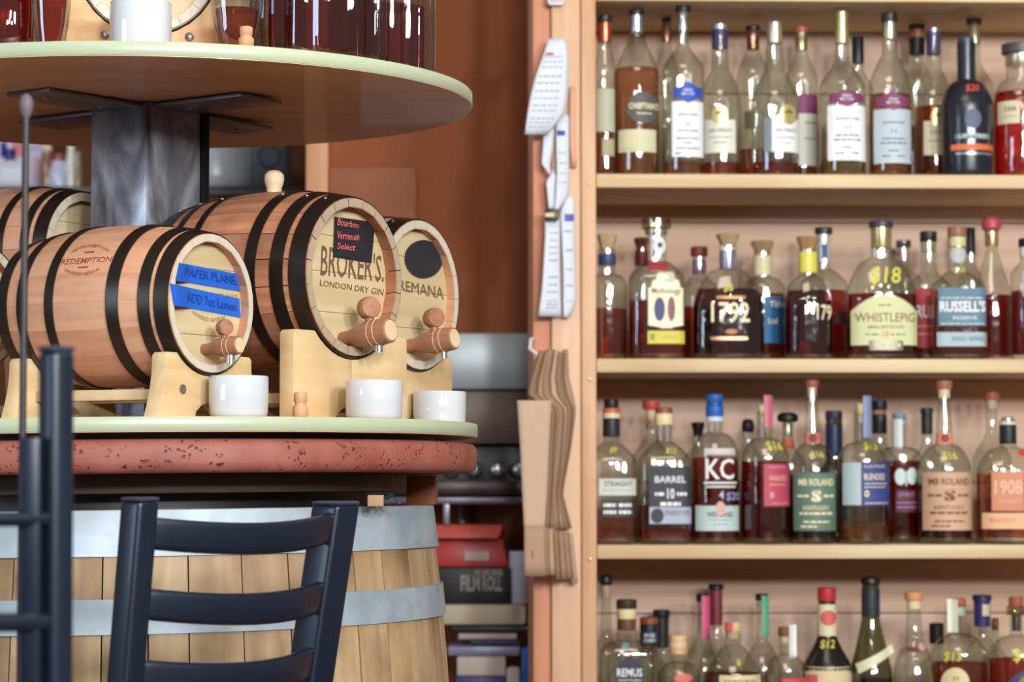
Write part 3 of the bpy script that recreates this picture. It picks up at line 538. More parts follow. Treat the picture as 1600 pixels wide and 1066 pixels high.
G().box(-.003, SD*.0+.003, SD, SD+.012, cz0, cz1, MC).obj('corner_flange', plain('#1c1c20', .35, .6), st, bevel=.001)
for (a, b, c, d) in ((-.145, .0, .012, SD-.012), (.012, SD-.012, -.15, 0), (SD, SD+.145, .012, SD-.012), (.012, SD-.012, SD, SD+.15)):
    pM = MC.copy()
    pl_ = G().box(a, b, c, d, cz1-.0075, cz1-.003, pM).obj('mounting_plate', plain('#726a72', .4, .4, .15), st, bevel=.0008)
    for q in (.2, .8):
        M = MC@Matrix.Translation((a+(b-a)*(q if b-a > d-c else .5), c+(d-c)*(q if d-c > b-a else .5), cz1-.0095))
        G().lathe([(.002, 0), (.0045, .0012), (.0045, .002)], 10, M).obj('bolt_head', plain('#8a8890', .3, .8), pl_)
# stone table top, sub-top and cask
def pitted():
    m, N, L, b = nt('pitted_red_stone'); b.inputs['Roughness'].default_value = .62
    tc = N.new('ShaderNodeTexCoord'); n1 = N.new('ShaderNodeTexNoise'); n1.inputs['Scale'].default_value = 14; n1.inputs['Detail'].default_value = 6
    vo = N.new('ShaderNodeTexVoronoi'); vo.inputs['Scale'].default_value = 150; vo.inputs['Randomness'].default_value = 1
    n2 = N.new('ShaderNodeTexNoise'); n2.inputs['Scale'].default_value = 30; n2.inputs['Detail'].default_value = 3
    ds = N.new('ShaderNodeTexNoise'); ds.inputs['Scale'].default_value = 60; L.new(tc.outputs['Object'], ds.inputs['Vector'])
    dv = N.new('ShaderNodeVectorMath'); dv.operation = 'MULTIPLY_ADD'; dv.inputs[1].default_value = (.022, .022, .022)
    L.new(ds.outputs['Color'], dv.inputs[0]); L.new(tc.outputs['Object'], dv.inputs[2])
    L.new(dv.outputs[0], vo.inputs['Vector'])
    for n in (n1, n2): L.new(tc.outputs['Object'], n.inputs['Vector'])
    cr = N.new('ShaderNodeValToRGB'); e = cr.color_ramp.elements; e[0].position = .3; e[0].color = hx('#7e3e31'); e[1].position = .75; e[1].color = hx('#985b4e')
    L.new(n1.outputs[0], cr.inputs[0])
    r1 = N.new('ShaderNodeValToRGB'); r1.color_ramp.elements[0].position = .16; r1.color_ramp.elements[0].color = (1, 1, 1, 1); r1.color_ramp.elements[1].position = .34; r1.color_ramp.elements[1].color = (0, 0, 0, 1)
    L.new(vo.outputs['Distance'], r1.inputs[0])
    r2 = N.new('ShaderNodeValToRGB'); r2.color_ramp.elements[0].position = .47; r2.color_ramp.elements[1].position = .56
    L.new(n2.outputs[0], r2.inputs[0])
    mu = N.new('ShaderNodeMath'); mu.operation = 'MULTIPLY'; L.new(r1.outputs[0], mu.inputs[0]); L.new(r2.outputs[0], mu.inputs[1])
    mx = N.new('ShaderNodeMix'); mx.data_type = 'RGBA'; mx.inputs[7].default_value = hx('#64302a')
    L.new(mu.outputs[0], mx.inputs[0]); L.new(cr.outputs[0], mx.inputs[6]); L.new(mx.outputs[2], b.inputs['Base Color'])
    sb = N.new('ShaderNodeMath'); sb.operation = 'SUBTRACT'; L.new(n1.outputs[0], sb.inputs[0]); L.new(mu.outputs[0], sb.inputs[1])
    bp = N.new('ShaderNodeBump'); bp.inputs['Strength'].default_value = .8; bp.inputs['Distance'].default_value = .003
    L.new(sb.outputs[0], bp.inputs['Height']); L.new(bp.outputs[0], b.inputs['Normal']); return m
Z_SB, Z_ST = EYE-.0075, EYE+.0290
MT = Matrix.Identity(4); MT[2][0], MT[2][1] = TILT
slab = thing('stone_table_top', 'round pitted red stone slab under the lower tier', 'table top', (LCX, LCY, Z_SB))
G().lathe([(.430, 0), (.437, .004), (.438, .012), (.438, Z_ST-Z_SB-.008), (.434, Z_ST-Z_SB-.002), (.426, Z_ST-Z_SB)], 160, MT).obj('slab', pitted(), slab, 60)
G().lathe([(.385, Z_ST-Z_SB), (.385, Z_LB-Z_SB)], 64, MT).obj('spacer_ring', BLACK, slab)  # added support, coloured black for the dark shadow in the gap
G().lathe([(.35, -.022), (.35, 0)], 72, MT).obj('sub_top', wood('#4a3626', '#35261b', 'x', .6, .6), slab, bevel=.001)
Z_CT = EYE-.047                            # cask rim
G().lathe([(.3, -.045), (.3, -.022)], 48, MT).obj('support_block', BLACK, slab)
NS, ZM = 46, .48
RT, RB_ = .381, .4135
def rc(z): return RB_-(RB_-RT)*((z-ZM)/(Z_CT-ZM))**2
cask = thing('wine_cask', 'large upright oak cask with galvanised hoops carrying the stone top', 'barrel', (LCX, LCY, 0))
ang = []; a_ = 0
while a_ < 2*math.pi-.06:
    s_ = random.uniform(.085, .175); ang.append(a_); a_ += s_
ang.append(2*math.pi)
OAK = wood('#b49a78', '#957953', 'z', .62, .7, .12, dark='#664c34')
for i in range(len(ang)-1):
    a0, a1 = ang[i]+.0022, ang[i+1]-.0022
    g = G(); zl = [0.03+(Z_CT-.03)*j/10 for j in range(11)]; v = []; f = []
    dz = random.uniform(-.0008, .0008)
    for z in zl:
        r = rc(z)+dz
        for k in range(4):
            a = a0+(a1-a0)*k/3; v.append((r*math.cos(a), r*math.sin(a), z+tilt(LCX+r*math.cos(a), LCY+r*math.sin(a))*(z/Z_CT)))
        for k in (1, 0):
            a = a0+(a1-a0)*k; r2 = r-.026; v.append((r2*math.cos(a), r2*math.sin(a), z+tilt(LCX+r2*math.cos(a), LCY+r2*math.sin(a))*(z/Z_CT)))
    for j in range(10):
        for k in range(6): f.append((j*6+k, j*6+(k+1) % 6, j*6+6+(k+1) % 6, j*6+6+k))
    f += [tuple(range(6))[::-1], tuple(60+k for k in range(6))]
    g.add(v, f).obj('stave', OAK, cask, 30)
def zinc():
    m, N, L, b = nt('galvanised_steel'); b.inputs['Metallic'].default_value = .3; b.inputs['Roughness'].default_value = .58
    tc = N.new('ShaderNodeTexCoord'); vo = N.new('ShaderNodeTexVoronoi'); vo.inputs['Scale'].default_value = 55; no = N.new('ShaderNodeTexNoise'); no.inputs['Scale'].default_value = 12
    L.new(tc.outputs['Object'], vo.inputs['Vector']); L.new(tc.outputs['Object'], no.inputs['Vector'])
    cr = N.new('ShaderNodeValToRGB'); cr.color_ramp.elements[0].color = hx('#76919f'); cr.color_ramp.elements[1].color = hx('#97b2c2'); cr.color_ramp.elements[0].position = .3; cr.color_ramp.elements[1].position = .75
    L.new(no.outputs[0], cr.inputs[0])
    mx = N.new('ShaderNodeMix'); mx.data_type = 'RGBA'; mx.blend_type = 'OVERLAY'; mx.inputs[0].default_value = .07
    L.new(cr.outputs[0], mx.inputs[6]); L.new(vo.outputs['Color'], mx.inputs[7]); hs = N.new('ShaderNodeHueSaturation'); hs.inputs['Saturation'].default_value = .55
    L.new(mx.outputs[2], hs.inputs['Color']); L.new(hs.outputs[0], b.inputs['Base Color']); return m
ZINC = zinc()
def hoop_z(z0, z1, mat, parent):
    v = []; f = []; n = 120
    pr = [(rc(z0)+.0005, z0), (rc(z0)+.003, z0+.0003), (rc(z1)+.003, z1-.0003), (rc(z1)+.0005, z1)]
    for r, z in pr:
        for k in range(n):
            a = 2*math.pi*k/n; v.append((r*math.cos(a), r*math.sin(a), z+tilt(LCX+r*math.cos(a), LCY+r*math.sin(a))))
    for j in range(3):
        for k in range(n): f.append((j*n+k, j*n+(k+1) % n, j*n+n+(k+1) % n, j*n+n+k))
    o = G().add(v, f).obj('hoop', mat, parent, 40)
    for a in (R_(-62), R_(-58)):
        zc = (z0+z1)/2; r = rc(zc)+.003
        M = Matrix.Translation((r*math.cos(a), r*math.sin(a), zc+tilt(LCX+r*math.cos(a), LCY+r*math.sin(a))))@Matrix.Rotation(a, 4, 'Z')@Matrix.Rotation(R_(90), 4, 'Y')
        G().lathe([(.006, 0), (.005, .002), (.002, .003)], 12, M).obj('rivet', mat, o)
    return o
hoop_z(EYE-.098, EYE-.0475, ZINC, cask); hoop_z(EYE-.182, EYE-.1435, ZINC, cask)
for z0, z1 in ((.62, .655), (.30, .335), (.115, .15), (.03, .08)): hoop_z(z0, z1, ZINC, cask)
G().lathe([(.35, Z_CT-.055), (.35, Z_CT-.035)], 64).obj('head', OAK, cask)
# small things lying on the cask head
bz = Z_CT-.03
p0 = px(587, 778, 2.74)
o = G().box(p0.x-.009, p0.x+.009, 2.735, 2.75, Z_CT+tilt(p0.x, 2.74)+.0, Z_CT+tilt(p0.x, 2.74)+.013).obj('cork_piece', plain('#a58664', .8), bevel=.001)
tag(o, 'tiny tan cork piece lying on the cask rim under the slab', 'cork')
p0 = px(610, 786, 2.755); zz0 = Z_CT+tilt(p0.x, 2.755)
o = G().sheet(lambda s, t: (p0.x-.011+.022*s, 2.745+.03*t, zz0+.001+.013*math.sin(math.pi*s)**.7*(1-.4*t)+.0015*math.sin(14*s)), 12, 6).obj('teal_cloth', plain('#178a88', .8), None, 60)
tag(o, 'small crumpled teal cloth poking out beneath the slab', 'cloth')
w0, w1 = px(636, 760, 3.12), px(681, 760, 3.12)
o = G().box(w0.x, w1.x, 3.10, 3.2, Z_CT+tilt(-.12, 3.12), Z_SB+tilt(-.12, 3.15)-.0012).obj('wooden_wedge', wood('#a8662e', '#8d5124', 'z', .55), bevel=.002)
tag(o, 'orange-brown wooden block wedged between cask rim and slab', 'block')
# ------------------------------------------------------------------ small barrels
IRON = plain('#38312b', .32, .7, .2, 0, 60)
PALE = wood('#ccbb94', '#baa67c', 'y', .55, .5, .02)
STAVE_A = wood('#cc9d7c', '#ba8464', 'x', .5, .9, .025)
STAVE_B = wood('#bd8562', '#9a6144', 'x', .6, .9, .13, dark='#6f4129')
TAPW = wood('#a27357', '#8a5a42', 'x', .5, 1.2, .05); TAPE_ = wood('#d9c3a2', '#c9ae88', 'y', .6, 1.0, .03)
SILV = plain('#d9dde2', .18, .9)
STANDS = 'small barrels on the lower tier'
def barrel(lab, H, zc, nang, L, Rh, Rb, ns, hoops, SW, gap, rim, head=True, tap=None, bung=False, texture_rim=None, stand=True, slab_lab='', bw=None, rivets=True, rec=.013, th=.0105, group=STANDS, tapw=0, zfun=None):
    """cask lying on its side; local +x is the axis towards its tapped head"""
    root = thing('small_barrel', lab, 'barrel', (H[0], H[1], zc), nang, group)
    def rr(x): t = 1+x/L; return Rh+(Rb-Rh)*(1-(2*t-1)**2)      # x from -L to 0
    d = 2*math.pi/ns
    v = []; f = []; nst = 10
    for j in range(nst+1):
        x = -L+L*j/nst; r = rr(x)
        for k in range(3): a = -d/2+gap+(d-2*gap)*k/2; v.append((x, r*math.sin(a), r*math.cos(a)))
        for k in (1, 0): a = -d/2+gap+(d-2*gap)*k; v.append((x, (r-th)*math.sin(a), (r-th)*math.cos(a)))
    for j in range(nst):
        for k in range(5): f.append((j*5+k, j*5+(k+1) % 5, j*5+5+(k+1) % 5, j*5+5+k))
    f += [tuple(range(5))[::-1], tuple(nst*5+k for k in range(5))]
    me = G().add(v, f).mesh('stave'); me.materials.append(SW); me.shade_smooth(); me.set_sharp_from_angle(angle=R_(30))
    # pale end grain of every stave
    v2 = [(0.0004, (rr(0)-e)*math.sin(a), (rr(0)-e)*math.cos(a)) for e in (.0002, th-.0002) for a in (-d/2+gap*1.5, 0, d/2-gap*1.5)]
    me2 = G().add(v2, [(0, 1, 4, 3), (1, 2, 5, 4)]).mesh('end_grain', fix=False); me2.materials.append(rim)
    for i in range(ns):
        o = link('stave', me, None, root); o.rotation_euler = (-2*math.pi*i/ns, 0, 0)
        e = link('end_grain', me2, None, o)
    for h0, h1 in hoops:
        pr = []
        x0, x1 = -L*h0, -L*h1
        g = G(); n = 56; v = []; f = []
        P_ = [(x0, rr(x0)+.0002), (x0, rr(x0)+.0017), ((x0+x1)/2, rr((x0+x1)/2)+.0017), (x1, rr(x1)+.0017), (x1, rr(x1)+.0002)]
        for x, r in P_:
            for k in range(n): a = 2*math.pi*k/n; v.append((x, r*math.sin(a), r*math.cos(a)))
        for j in range(len(P_)-1):
            for k in range(n): f.append((j*n+k, j*n+(k+1) % n, j*n+n+(k+1) % n, j*n+n+k))
        hp = g.add(v, f).obj('hoop', IRON, root, 40)
        if rivets:
            for a in (.18, .75, -.4):
                xm = (x0*.3+x1*.7); r = rr(xm)+.0015
                M = Matrix.Translation((xm, r*math.sin(a), r*math.cos(a)))@Matrix.Rotation(-a, 4, 'X')
                G().lathe([(.0022, 0), (.0018, .001), (.0006, .0016)], 8, M).obj('rivet', SILV, hp)
    # heads made of boards, front recessed
    ri = rr(-rec)-th+.001
    for x, rr_, m in ((-rec, ri, PALE), (-L+rec, ri, PALE)):
        cuts = [-ri, -ri*.48, ri*.06, ri*.55, ri]
        for a, b in zip(cuts[:-1], cuts[1:]):
            a += .0003; b -= .0003
            n = 10; poly = []
            for k in range(n+1): z = a+(b-a)*k/n; poly.append((math.sqrt(max(0, ri*ri-z*z)), z))
            for k in range(n+1): z = b-(b-a)*k/n; poly.append((-math.sqrt(max(0, ri*ri-z*z)), z))
            poly = [p for i_, p in enumerate(poly) if i_ == 0 or (abs(p[0]-poly[i_-1][0])+abs(p[1]-poly[i_-1][1])) > 1e-5]
            G().prism(poly, x-.008 if x > -L/2 else x, x if x > -L/2 else x+.008, Matrix.Identity(4)).obj('head_board', m, root, 25)
    if tap:
        ty, tz, tl, tdeg = tap
        MT_ = Matrix.Translation((-rec, ty, tz))@Matrix.Rotation(R_(-tdeg), 4, 'Y')@Matrix.Rotation(R_(90), 4, 'Y')
        s_ = tl/.07
        tb = G().lathe([(.0085*s_, -.002), (.0085*s_, .012*s_), (.0125*s_, .026*s_), (.0155*s_, .038*s_), (.0158*s_, .046*s_), (.0152*s_, .0465*s_), (.0158*s_, .047*s_), (.0155*s_, .054*s_), (.0150*s_, .0545*s_), (.0154*s_, .055*s_), (.0142*s_, .069*s_), (.0125*s_, .07*s_)], 24, MT_).obj('tap', TAPW, root, 40)
        G().lathe([(.0118*s_, .0699*s_), (.0118*s_, .0706*s_)], 20, MT_).obj('tap_end', TAPE_, tb)
        for q in (.0466, .0548):
            G().lathe([(.0157*s_, q*s_-.0006), (.0161*s_, q*s_), (.0157*s_, q*s_+.0006)], 24, MT_, caps=False).obj('turned_ring', TAPE_, tb, 60)
        MK = MT_@Matrix.Translation((-.0, 0, .042*s_))
        G().tube([MK@Vector((-.012*s_, 0, 0)), MK@Vector((-.03*s_, 0, 0))], .0055*s_, 10).obj('key_stem', TAPW, tb)
        MK2 = MK@Matrix.Translation((-.030*s_, 0, 0))@Matrix.Rotation(R_(24), 4, 'X')
        G().lathe([(.004*s_, -.0125*s_), (.0095*s_, -.0105*s_), (.0125*s_, -.005*s_), (.0130*s_, .001*s_), (.0122*s_, .008*s_), (.0118*s_, .0085*s_), (.004*s_, .009*s_)], 20, MK2).obj('tap_handle', TAPW, tb, 40)
        pN = MT_@Vector((.012*s_, 0, .052*s_))
        G().lathe([(.0048, -.011), (.0048, .004)], 14, Matrix.Translation(pN)).obj('tap_spout', SILV, tb)
    if bung:
        G().lathe([(.0085, 0), (.0095, .004), (.009, .006), (.011, .011), (.0122, .017), (.0115, .023), (.007, .0272), (.002, .0282)], 20, Matrix.Translation((-L*.5, 0, Rb-.001))).obj('bung', TAPE_, root, 60)
    return root, rr, ri
def cradle(lab, root, rr, L, zc, bw_, xs, group='cradle stands under the small barrels', seam=False, flare=.012, rail=True, mat=None, topz=.45, arch=.3, th=.019, bolt=.62):
    """pair of cradle boards with side rails; same frame as the barrel it carries"""
    loc = root.location; na = root.rotation_euler.z
    M0 = Matrix.Rotation(na, 4, 'Z')
    mat = mat or wood('#d2bb92', '#c0a375', 'y', .5, .5, .03)
    zb = min(ztop_low(loc.x+(M0@Vector((x, y, 0))).x, loc.y+(M0@Vector((x, y, 0))).y) for x in xs for y in (-bw_/2, bw_/2))
    if zc > 1.4: zb = ztop_up(loc.x, loc.y)
    t = thing('barrel_cradle', lab, 'stand', (loc.x, loc.y, zb), na, group)
    dz = zc-zb
    for i, x in enumerate(xs):
        r = rr(x)+.0012; hw = bw_/2
        top = dz-r*topz; poly = []
        ya = math.sqrt(max(0, r*r-(r*topz)**2)); ya = min(ya, hw-.006)
        a1 = math.asin(ya/r)
        poly += [(-hw-flare, 0), (-hw*arch-.004, 0)]
        for k in range(7): q = math.pi*k/6; poly.append((-hw*arch*math.cos(q), .001+.02*math.sin(q)))
        poly += [(hw*arch+.004, 0), (hw+flare, 0)]
        for k in range(1, 8): q = k/8; poly.append((hw+flare*(1-q)**2, (top-.006)*q))
        zt_ = dz-r*math.cos(a1)
        poly += [(hw, max(zt_, top)-.004), (hw-.004, max(zt_, top))]
        for k in range(13): a = a1-2*a1*k/12; poly.append((r*math.sin(a), dz-r*math.cos(a)))
        poly += [(-hw+.004, max(zt_, top)), (-hw, max(zt_, top)-.004)]
        for k in range(7, 0, -1): q = k/8; poly.append((-hw-flare*(1-q)**2, (top-.006)*q))
        if seam and i == 0:
            lo = [p for p in poly if p[0] <= 1e-6]; hi = [p for p in poly if p[0] >= -1e-6]
            zc_in = dz-r
            for side in (-1, 1):
                s2 = []
                for p in poly:
                    if p[0]*side >= .0008: s2.append(p)
                inner = [(.0003*side, .021), (.0003*side, zc_in)]
                # rebuild in order: bottom outer .. arch .. centre .. cradle .. top outer
                if side == 1:
                    a_ = [p for p in poly[:] if p[0] > .0008]
                    idx = 0
                    part = [(.0003, .021)]+a_+[(.0003, zc_in)]
                else:
                    n_ = len(poly); k0 = max(i_ for i_ in range(n_) if poly[i_][0] > .0008)
                    seq = [poly[(k0+1+j) % n_] for j in range(n_)]
                    part = [(-.0003, zc_in)]+[p for p in seq if p[0] < -.0008]+[(-.0003, .021)]
                G().prism(part, x-th/2, x+th/2, Matrix.Identity(4)).obj('cradle_board', mat, t, 30, bevel=.0012)
        else:
            G().prism(poly, x-th/2, x+th/2, Matrix.Identity(4)).obj('cradle_board', mat, t, 30, bevel=.0012)
        if i == 0:
            for y in ((-hw*bolt, hw*bolt) if not seam else ()):
                M = Matrix.Translation((x+th/2, y, min(.035, dz-r-.0)))@Matrix.Rotation(R_(90), 4, 'Y')
                G().lathe([(.0055, -.001), (.0052, .0015), (.002, .003)], 14, M).obj('bolt', plain('#8f8a84', .3, .8), t)
    if rail:
        for y in (-hw*.62, hw*.62):
            G().box(xs[1]+th/2, xs[0]-th/2, y-.007, y+.007, .024, .036).obj('side_rail', mat, t, bevel=.001)
    return t
RIMP = plain('#c4bba8', .55, 0, .1, 0, 120); RIMD = plain('#a3937c', .6, 0, .2, 0, 90)
HOOP6 = [(0, .075), (.105, .15), (.26, .305), (.70, .745), (.85, .895), (.925, 1.0)]
# red-stamped barrel in front
RH = (-.334, 2.66); RZ = px(330, 474, 2.66).z; RA = R_(-29.8)
bR, rrR, riR = barrel('smooth pale barrel with red stamp and two blue tape strips on its head', RH, RZ, RA, .245, .0775, .0925, 18, [(0.004, .07), (.092, .148), (.25, .312), (.615, .665), (.80, .85), (.925, .997)], STAVE_A, .0008, RIMP, tap=(.002, -.051, .05, 4), rivets=False, rec=.013, th=.0085)
cradle('pale cradle stand of the blue-taped barrel, bolt on its front board', bR, rrR, .245, RZ, .158, (-.012, -.215), arch=.34, flare=.016, topz=.7)
# gin barrel
BH = (-.1854, 2.82); BZ = px(553, 433, 2.82).z; BA = R_(-33)
bB, rrB, riB = barrel('dark-hooped barrel with black card and burnt gin lettering on its head', BH, BZ, BA, .245, .0935, .108, 20, [(.004, .088), (.12, .188), (.27, .33), (.66, .70), (.80, .84), (.9, .995)], STAVE_B, .0052, RIMD, tap=(-.002, -.0735, .072, 7), bung=True, rec=.018)
cradle('thick cradle stand of the gin barrel, made of two joined boards', bB, rrB, .245, BZ, .222, (-.014, -.205), seam=True, flare=0, topz=.68, arch=.30, th=.021)
# barrel at the right rear
CH = (-.1166, 3.05); CZ = px(657, 461, 3.05).z; CA = R_(-29)
bC, rrC, riC = barrel('barrel with round black patch and burnt capitals behind the gin barrel', CH, CZ, CA, .25, .0955, .105, 18, [(.004, .10), (.16, .22), (.3, .36), (.66, .70), (.80, .84), (.9, .995)], STAVE_A, .002, RIMP, tap=(-.012, -.066, .07, 7), rec=.012)
cradle('plain cradle stand at the right rear of the lower tier', bC, rrC, .25, CZ, .176, (-.014, -.205), flare=0, topz=.76, arch=.3)
# barrels at the left
L2 = (-.546, 3.06); L2Z = px(110, 396, 3.06).z
b2, rr2, _ = barrel('barrel half hidden behind the steel column at the left rear', L2, L2Z, RA, .24, .078, .0905, 18, HOOP6, STAVE_A, .003, RIMP, rivets=False)
cradle('cradle stand hidden at the left rear near the column', b2, rr2, .24, L2Z, .12, (-.04, -.2))
L3 = (-.645, 2.905); L3Z = px(-20, 478, 2.905).z
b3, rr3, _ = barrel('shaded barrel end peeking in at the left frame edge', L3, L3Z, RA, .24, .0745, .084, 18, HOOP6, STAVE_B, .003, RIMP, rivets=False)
cradle('cradle stand below the shaded barrel at the left frame edge', b3, rr3, .24, L3Z, .12, (-.04, -.2))
# --- print on the barrels
def head_map(root, rec, e):
    n = Vector((math.cos(root.rotation_euler.z), math.sin(root.rotation_euler.z), 0)); M = Matrix.Translation(root.location)@Matrix.Rotation(root.rotation_euler.z, 4, 'Z'); inv = M.inverted()
    p0 = Vector(root.location)-n*(rec-e)
    return lambda uv: inv@pl(uv[0], uv[1], p0, n)
BURN = plain('#6a4c30', .7); REDI = plain('#8e3430', .7); BLUE = plain('#1a5cc4', .55, 0, .08, .15, 50); BLUED = plain('#14469c', .6)
hm = head_map(bB, .018, .0008)
lettering([("BROKER'S.", lambda s, t, q=bil(((503, 381.5), (601, 399), (599.5, 441), (500.8, 430.5))): hm(q(s, t)), .004, 0),
           ('LONDON DRY GIN', lambda s, t, q=bil(((500.5, 437.5), (600, 452), (598.5, 462), (500, 446.5))): hm(q(s, t)), .0, 0)], BURN, bB, 'burnt_lettering')
hm2 = head_map(bB, .018, .0022)
q = bil(((523, 338.5), (586.5, 347.5), (580.5, 411), (521, 401)))
cardo = G().sheet(lambda s, t: hm2(q(s, t)), 4, 4).obj('black_card', plain('#23252c', .35, 0, .1), bB, None, fix=False)
hm3 = head_map(bB, .018, .003)
lettering([('Bourbon', lambda s, t, q=bil(((528, 340), (561, 348), (560, 357), (527, 352))): hm3(q(s, t)), .008, .15), ('Vermouth', lambda s, t, q=bil(((527, 361), (562, 366), (561, 376), (527, 373))): hm3(q(s, t)), .008, .15),
           ('Select', lambda s, t, q=bil(((527, 379), (556, 382), (555, 392), (527, 389))): hm3(q(s, t)), .008, .15)], plain('#d8605a', .6), cardo, 'chalk_writing')
hc = head_map(bC, .012, .0008)
lettering([('CREMANA', lambda s, t, q=bil(((611, 435), (693, 449), (693.5, 468.5), (611, 450.5))): hc(q(s, t)), .0, 0)], BURN, bC, 'burnt_lettering')
hc2 = head_map(bC, .012, .0016)
pts = [hc2((662+29.5*math.cos(2*math.pi*k/40)*(1+.03*math.sin(4*math.pi*k/40)), 405+30*math.sin(2*math.pi*k/40))) for k in range(40)]
G().add(pts, [tuple(range(40))]).obj('black_patch', plain('#26282e', .5, 0, .1), bC, None)
hr0 = head_map(bR, .0, .0012); hr = head_map(bR, .013, .0010); hr2 = head_map(bR, .013, .0022)
for quad, words in ((((280, 410.5), (371, 428), (383, 457), (274, 438.5)), ('PAPER PLANE', .12, .93, .36, .84)), (((265.6, 442.7), (374, 467), (376, 496.6), (271.7, 477)), ('ADD 7oz Lemon', .22, .95, .3, .78))):
    q = bil(quad)
    k0 = .03 if words[0][0] == 'P' else .10
    def tp(s, t, q=q, k0=k0):
        a, b = hr0(q(s, t)), hr(q(s, t)); k = min(1, max(0, (s-k0)/.16)); return a*(1-k)+b*k
    to = G().sheet(tp, 24, 4).obj('blue_tape', BLUE, bR, 60, fix=False)
    def wp(s, t, q=q, w_=words, k0=k0):
        s, t = w_[1]+(w_[2]-w_[1])*s, w_[3]+(w_[4]-w_[3])*t; a, b = hr0(q(s, t)), hr2(q(s, t)); k = min(1, max(0, (s-k0)/.16)); return a*(1-k)+b*k+Vector((.0006, 0, 0))
    lettering([(words[0], wp, .004, .1)], BLUED, to, 'pen_writing')
def arc(u0, u1, v0, v1, sag, h, lean=0):
    def fn(s, t): return (u0+(u1-u0)*s+lean*t, v0+(v1-v0)*s+sag*(1-(2*s-1)**2)-h*t)
    return fn
lettering([('WHISKEY REVIVAL', lambda s, t, q=arc(301, 353, 490, 497, 9, 6): hr(q(s, t)), .008, 0)], plain('#a08858', .7), bR, 'burnt_lettering')
lettering([('STRAIGHT', lambda s, t, q=arc(340, 372, 463, 466, 0, 5): hr(q(s, t)), .008, 0)], plain('#a08858', .7), bR, 'burnt_lettering')
MR = Matrix.Translation(bR.location)@Matrix.Rotation(RA, 4, 'Z'); MRi = MR.inverted()
def on_belly(uv, e=.0005):
    o_, d_ = MRi@ORG, (MRi.to_3x3()@ray(*uv)); lo, hi = 2.3, 3.0
    tt = 2.35/ray(*uv).y
    for k in range(900):
        p = o_+d_*tt
        if -.245 <= p.x <= 0 and math.hypot(p.y, p.z) < rrR(p.x)+e: return p
        tt += .0008
    return o_+d_*2.7
lettering([('REDEMPTION', lambda s, t: on_belly(arc(94.5, 174, 414, 409, 0, 9, 2)(s, t)), .002, .12), ('PRE-PROHIBITION', lambda s, t: on_belly(arc(111, 170, 397, 394, -9.5, 4.5, 1)(s, t)), .0, .1),
           ('WHISKEY REVIVAL', lambda s, t: on_belly(arc(101, 156, 424, 421, 8, 5, 1)(s, t)), .0, .1), ('-', lambda s, t: on_belly(arc(132, 147, 395.5, 394, 0, 2, 1)(s, t)), .0, 0), ('-', lambda s, t: on_belly(arc(121, 137, 419, 418, 0, 2, 1)(s, t)), .0, 0)], REDI, bR, 'red_stamp')
# ------------------------------------------------------------------ cups and bungs on the tiers
CERAM = plain('#bcc3c6', .12, 0, .01, 0, 10, .5, .4)
def cup(u, Y, wpx, vtop, lab, up=False):
    x = px(u, 500, Y).x; z0 = (ztop_up if up else ztop_low)(x, Y); r = wpx/2*mpp(Y); h = px(u, vtop, Y).z-z0
    t = thing('white_cup', lab, 'cup', (x, Y, z0), 0, 'white drip cups')
    G().lathe([(r*.86, 0), (r*.95, .002), (r*.985, .006), (r, h*.5), (r, h-.0015), (r-.001, h), (r-.0025, h-.0008), (r-.0035, h-.003), (r-.004, .008), (r*.5, .005)], 48).obj('cup_body', CERAM, t, 60)
cup(373.5, 2.645, 93, 588, 'white cup under the tap of the blue-taped barrel')
cup(585, 2.765, 90, 595, 'white cup under the tap of the gin barrel')
cup(687, 3.03, 83, 612, 'white cup at the right rim of the lower tier')
cup(216, 2.665, 97, 4, 'white cup on the upper tier before a cradle board', True)
def stopper(u, Y, v0, wpx, lab, up=False):
    x = px(u, 500, Y).x; z0 = (ztop_up if up else ztop_low)(x, Y); r = wpx/2*mpp(Y); h = px(u, v0, Y).z-z0
    o = G().lathe([(r*.8, 0), (r*.95, h*.08), (r, h*.3), (r*.95, h*.42), (r*.72, h*.52), (r*.76, h*.6), (r*.84, h*.64), (r*.84, h*.92), (r*.7, h)], 24).obj('wooden_bung', wood('#c49a74', '#b08560', 'z', .6, 1.2), None, 60)
    o.location = (x, Y, z0); tag(o, lab, 'bung')
stopper(470, 2.66, 613, 25, 'turned wooden bung standing before the gin barrel cradle')
stopper(382, 2.638, 42, 25, 'turned wooden bung on the upper tier beside the jars', True)
